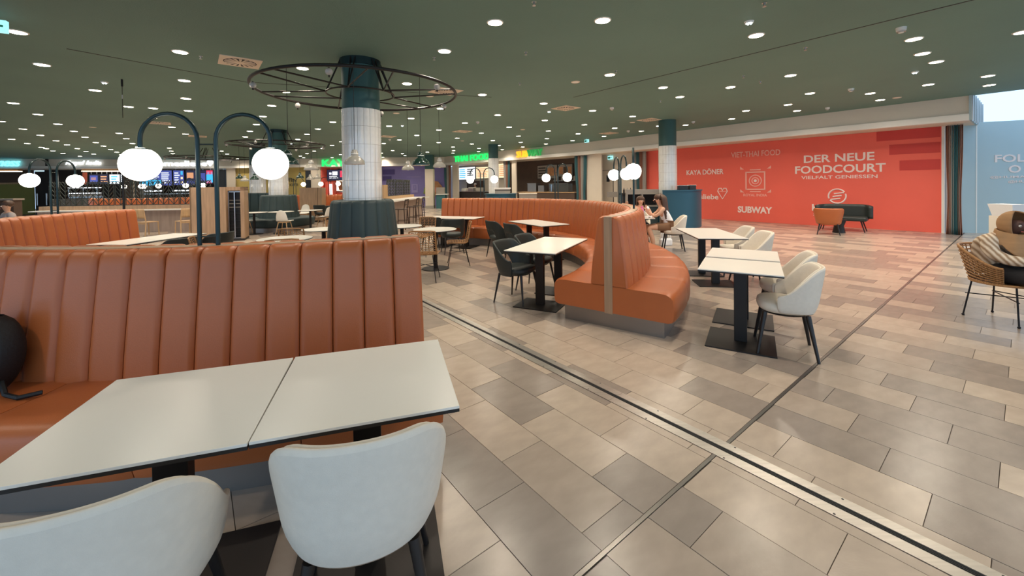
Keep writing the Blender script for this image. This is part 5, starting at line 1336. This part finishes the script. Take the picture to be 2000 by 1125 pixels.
skin_mesh('striped_shawl', [[(-.04, 0, .50, .15), (-.06, 0, .62, .17), (-.07, 0, .75, .19), (-.04, 0, .865, .165), (.03, 0, .935, .10)], [(-.04, 0, .865, .165), (.01, -.195, .865, .098), (.06, -.215, .745, .07), (.18, -.19, .69, .06), (.30, -.14, .69, .055)], [(-.04, 0, .865, .165), (.01, .195, .865, .098), (.06, .215, .745, .07), (.18, .19, .69, .06), (.30, .14, .69, .055)]], m_tunic, W3)
skin_mesh('black_trousers', [[(0, 0, .53, .125), (.06, .11, .53, .105), (.40, .13, .525, .085), (.42, .13, .46, .075), (.40, .13, .15, .065)], [(0, 0, .53, .125), (.06, -.11, .53, .105), (.40, -.13, .525, .085), (.42, -.13, .46, .075), (.40, -.13, .15, .065)]], m_darkc, W3)
HY = rad(-24)        # head turned towards the viewer
def scarf(u, v):
    a = rad(50) + (2*PI-rad(100))*u; th = PI*(.03+.87*v); k = .116
    bulge = 1+.10*math.exp(-((u-.5)/.12)**2)*math.exp(-((v-.55)/.2)**2)
    lx, ly = k*1.08*bulge*math.sin(th)*math.cos(a), k*bulge*math.sin(th)*math.sin(a); hc, hs2 = math.cos(HY), math.sin(HY)
    return (.122+lx*hc-ly*hs2, lx*hs2+ly*hc, 1.065+k*1.12*math.cos(th))
o = MB().grid(scarf, 32, 20).build('headscarf', m_scarf, W3, smooth=180); sdm = o.modifiers.new('s', 'SOLIDIFY'); sdm.thickness = .014
def drape(u, v):
    a = 2*PI*u; r = .090+.048*v**.8; fold = 1+.06*math.sin(a*7+3*v)
    return (.08+.03*v+r*fold*math.cos(a)*(.9 if math.cos(a) < 0 else 1.15), r*1.25*fold*math.sin(a), .955+.055*(1-math.cos(a))/2-(.09+.05*(1-math.cos(a)))*v - .20*v*max(0, math.cos(a)))
o = MB().grid(drape, 48, 12, cu=True).build('scarf_drape', m_scarf, W3, smooth=180); sdm = o.modifiers.new('s', 'SOLIDIFY'); sdm.thickness = .012
face_parts(W3, (.125+.01*math.cos(HY), .01*math.sin(HY), 1.045), (math.cos(HY), math.sin(HY), 0), .094, m_skind)
for o in list(W3.children):
    if o.name.startswith('ear'): bpy.data.objects.remove(o)
# table beside her and boxes behind
place('tab', make_table, (5.66, 3.40, 0), rad(10), 'white square table in front of the headscarfed person')
bx_ = thing('box_stand', 'pale box and brown crate on a low stand behind the headscarfed person', 'stand', (8.9, 7.0, 0))
MB().box(-.4, .5, -.2, .2, 0, .90).build('stand_body', m_bulk, bx_)
MB().add([(-.40, -.15, .90), (-.18, -.15, .90), (-.18, .15, .90), (-.40, .15, .90), (-.45, -.18, 1.11), (-.16, -.18, 1.11), (-.16, .18, 1.11), (-.45, .18, 1.11)], [(0,3,2,1),(4,5,6,7),(0,1,5,4),(1,2,6,5),(2,3,7,6),(3,0,4,7)]).build('white_box', m_top, bx_); MB().box(-.15, .5, -.2, .2, .90, 1.07).build('brown_crate', m_brownc, bx_)
# --- person at the far left, and a cook in the thai shop
def small_person(label, p, rz, seated, mtop, mhair, hat=None):
    t = thing('person', label, 'person', p, rz); dz = -.38 if seated else 0
    bd = [[(0, 0, .95+dz, .13), (0, 0, 1.1+dz, .12), (0, 0, 1.28+dz, .14), (0, 0, 1.42+dz, .09), (0, .01, 1.47+dz, .05), (0, .02, 1.52+dz, .055), (0, .03, 1.60+dz, .09), (0, .02, 1.68+dz, .065)]]
    for s in (-1, 1):
        wr = (s*.16, .34, 1.08+dz)
        bd.append([(0, 0, 1.42+dz, .09), (s*.18, 0, 1.38+dz, .055), (s*.23, .05, 1.18+dz, .043), (s*.2, .2, 1.08+dz, .035), (*wr, .024)]); bd += hand(wr, (0, 1, 0), (s, 0, 0))
        if seated: bd.append([(0, 0, .95+dz, .13), (s*.1, .05, .93+dz, .085), (s*.12, .42, .5, .06), (s*.12, .40, .25, .048), (s*.12, .38, .07, .035), (s*.12, .48, .03, .03)])
        else: bd.append([(0, 0, .95, .13), (s*.1, 0, .86, .085), (s*.11, .02, .5, .06), (s*.11, 0, .28, .05), (s*.11, -.01, .08, .036), (s*.11, .1, .03, .03)])
    skin_mesh('body', bd, m_skin, t)
    skin_mesh('top', [[(0, 0, .95+dz, .145), (0, 0, 1.1+dz, .135), (0, 0, 1.28+dz, .152), (0, 0, 1.41+dz, .10)], [(0, 0, 1.41+dz, .10), (-.18, 0, 1.38+dz, .068), (-.23, .05, 1.18+dz, .056)], [(0, 0, 1.41+dz, .10), (.18, 0, 1.38+dz, .068), (.23, .05, 1.18+dz, .056)]], mtop, t)
    MB().sphere((0, .0, 1.65+dz), .104, 18, 10, (.95, 1, .82)).build('cap' if hat else 'hair', hat or mhair, t, smooth=180)
    if seated: skin_mesh('trousers', [[(0, 0, .94+dz, .14), (.1, .06, .92+dz, .10), (.12, .42, .50, .075), (.12, .39, .15, .06)], [(0, 0, .94+dz, .14), (-.1, .06, .92+dz, .10), (-.12, .42, .50, .075), (-.12, .39, .15, .06)]], m_darkc, t)
    face_parts(t, (0, .035, 1.59+dz), (0, 1, 0), .092, m_skin)
    return t
pz = at_depth(16, 410, 9.5)
small_person('distant seated person in a pale grey top behind the left orange sofa', (pz.x, pz.y, 0), rad(160), True, m_greyc, m_hair)
pz = at_depth(929, 372, 30); s = R2.sz(928, 372, -1.47)[0]; q2 = R2.pt(s, 0, -1.50)
small_person('cook in white with a white cap behind the thai counter', (q2.x, q2.y, 0), R2.rz+PI, False, m_top, m_hair, hat=m_top)
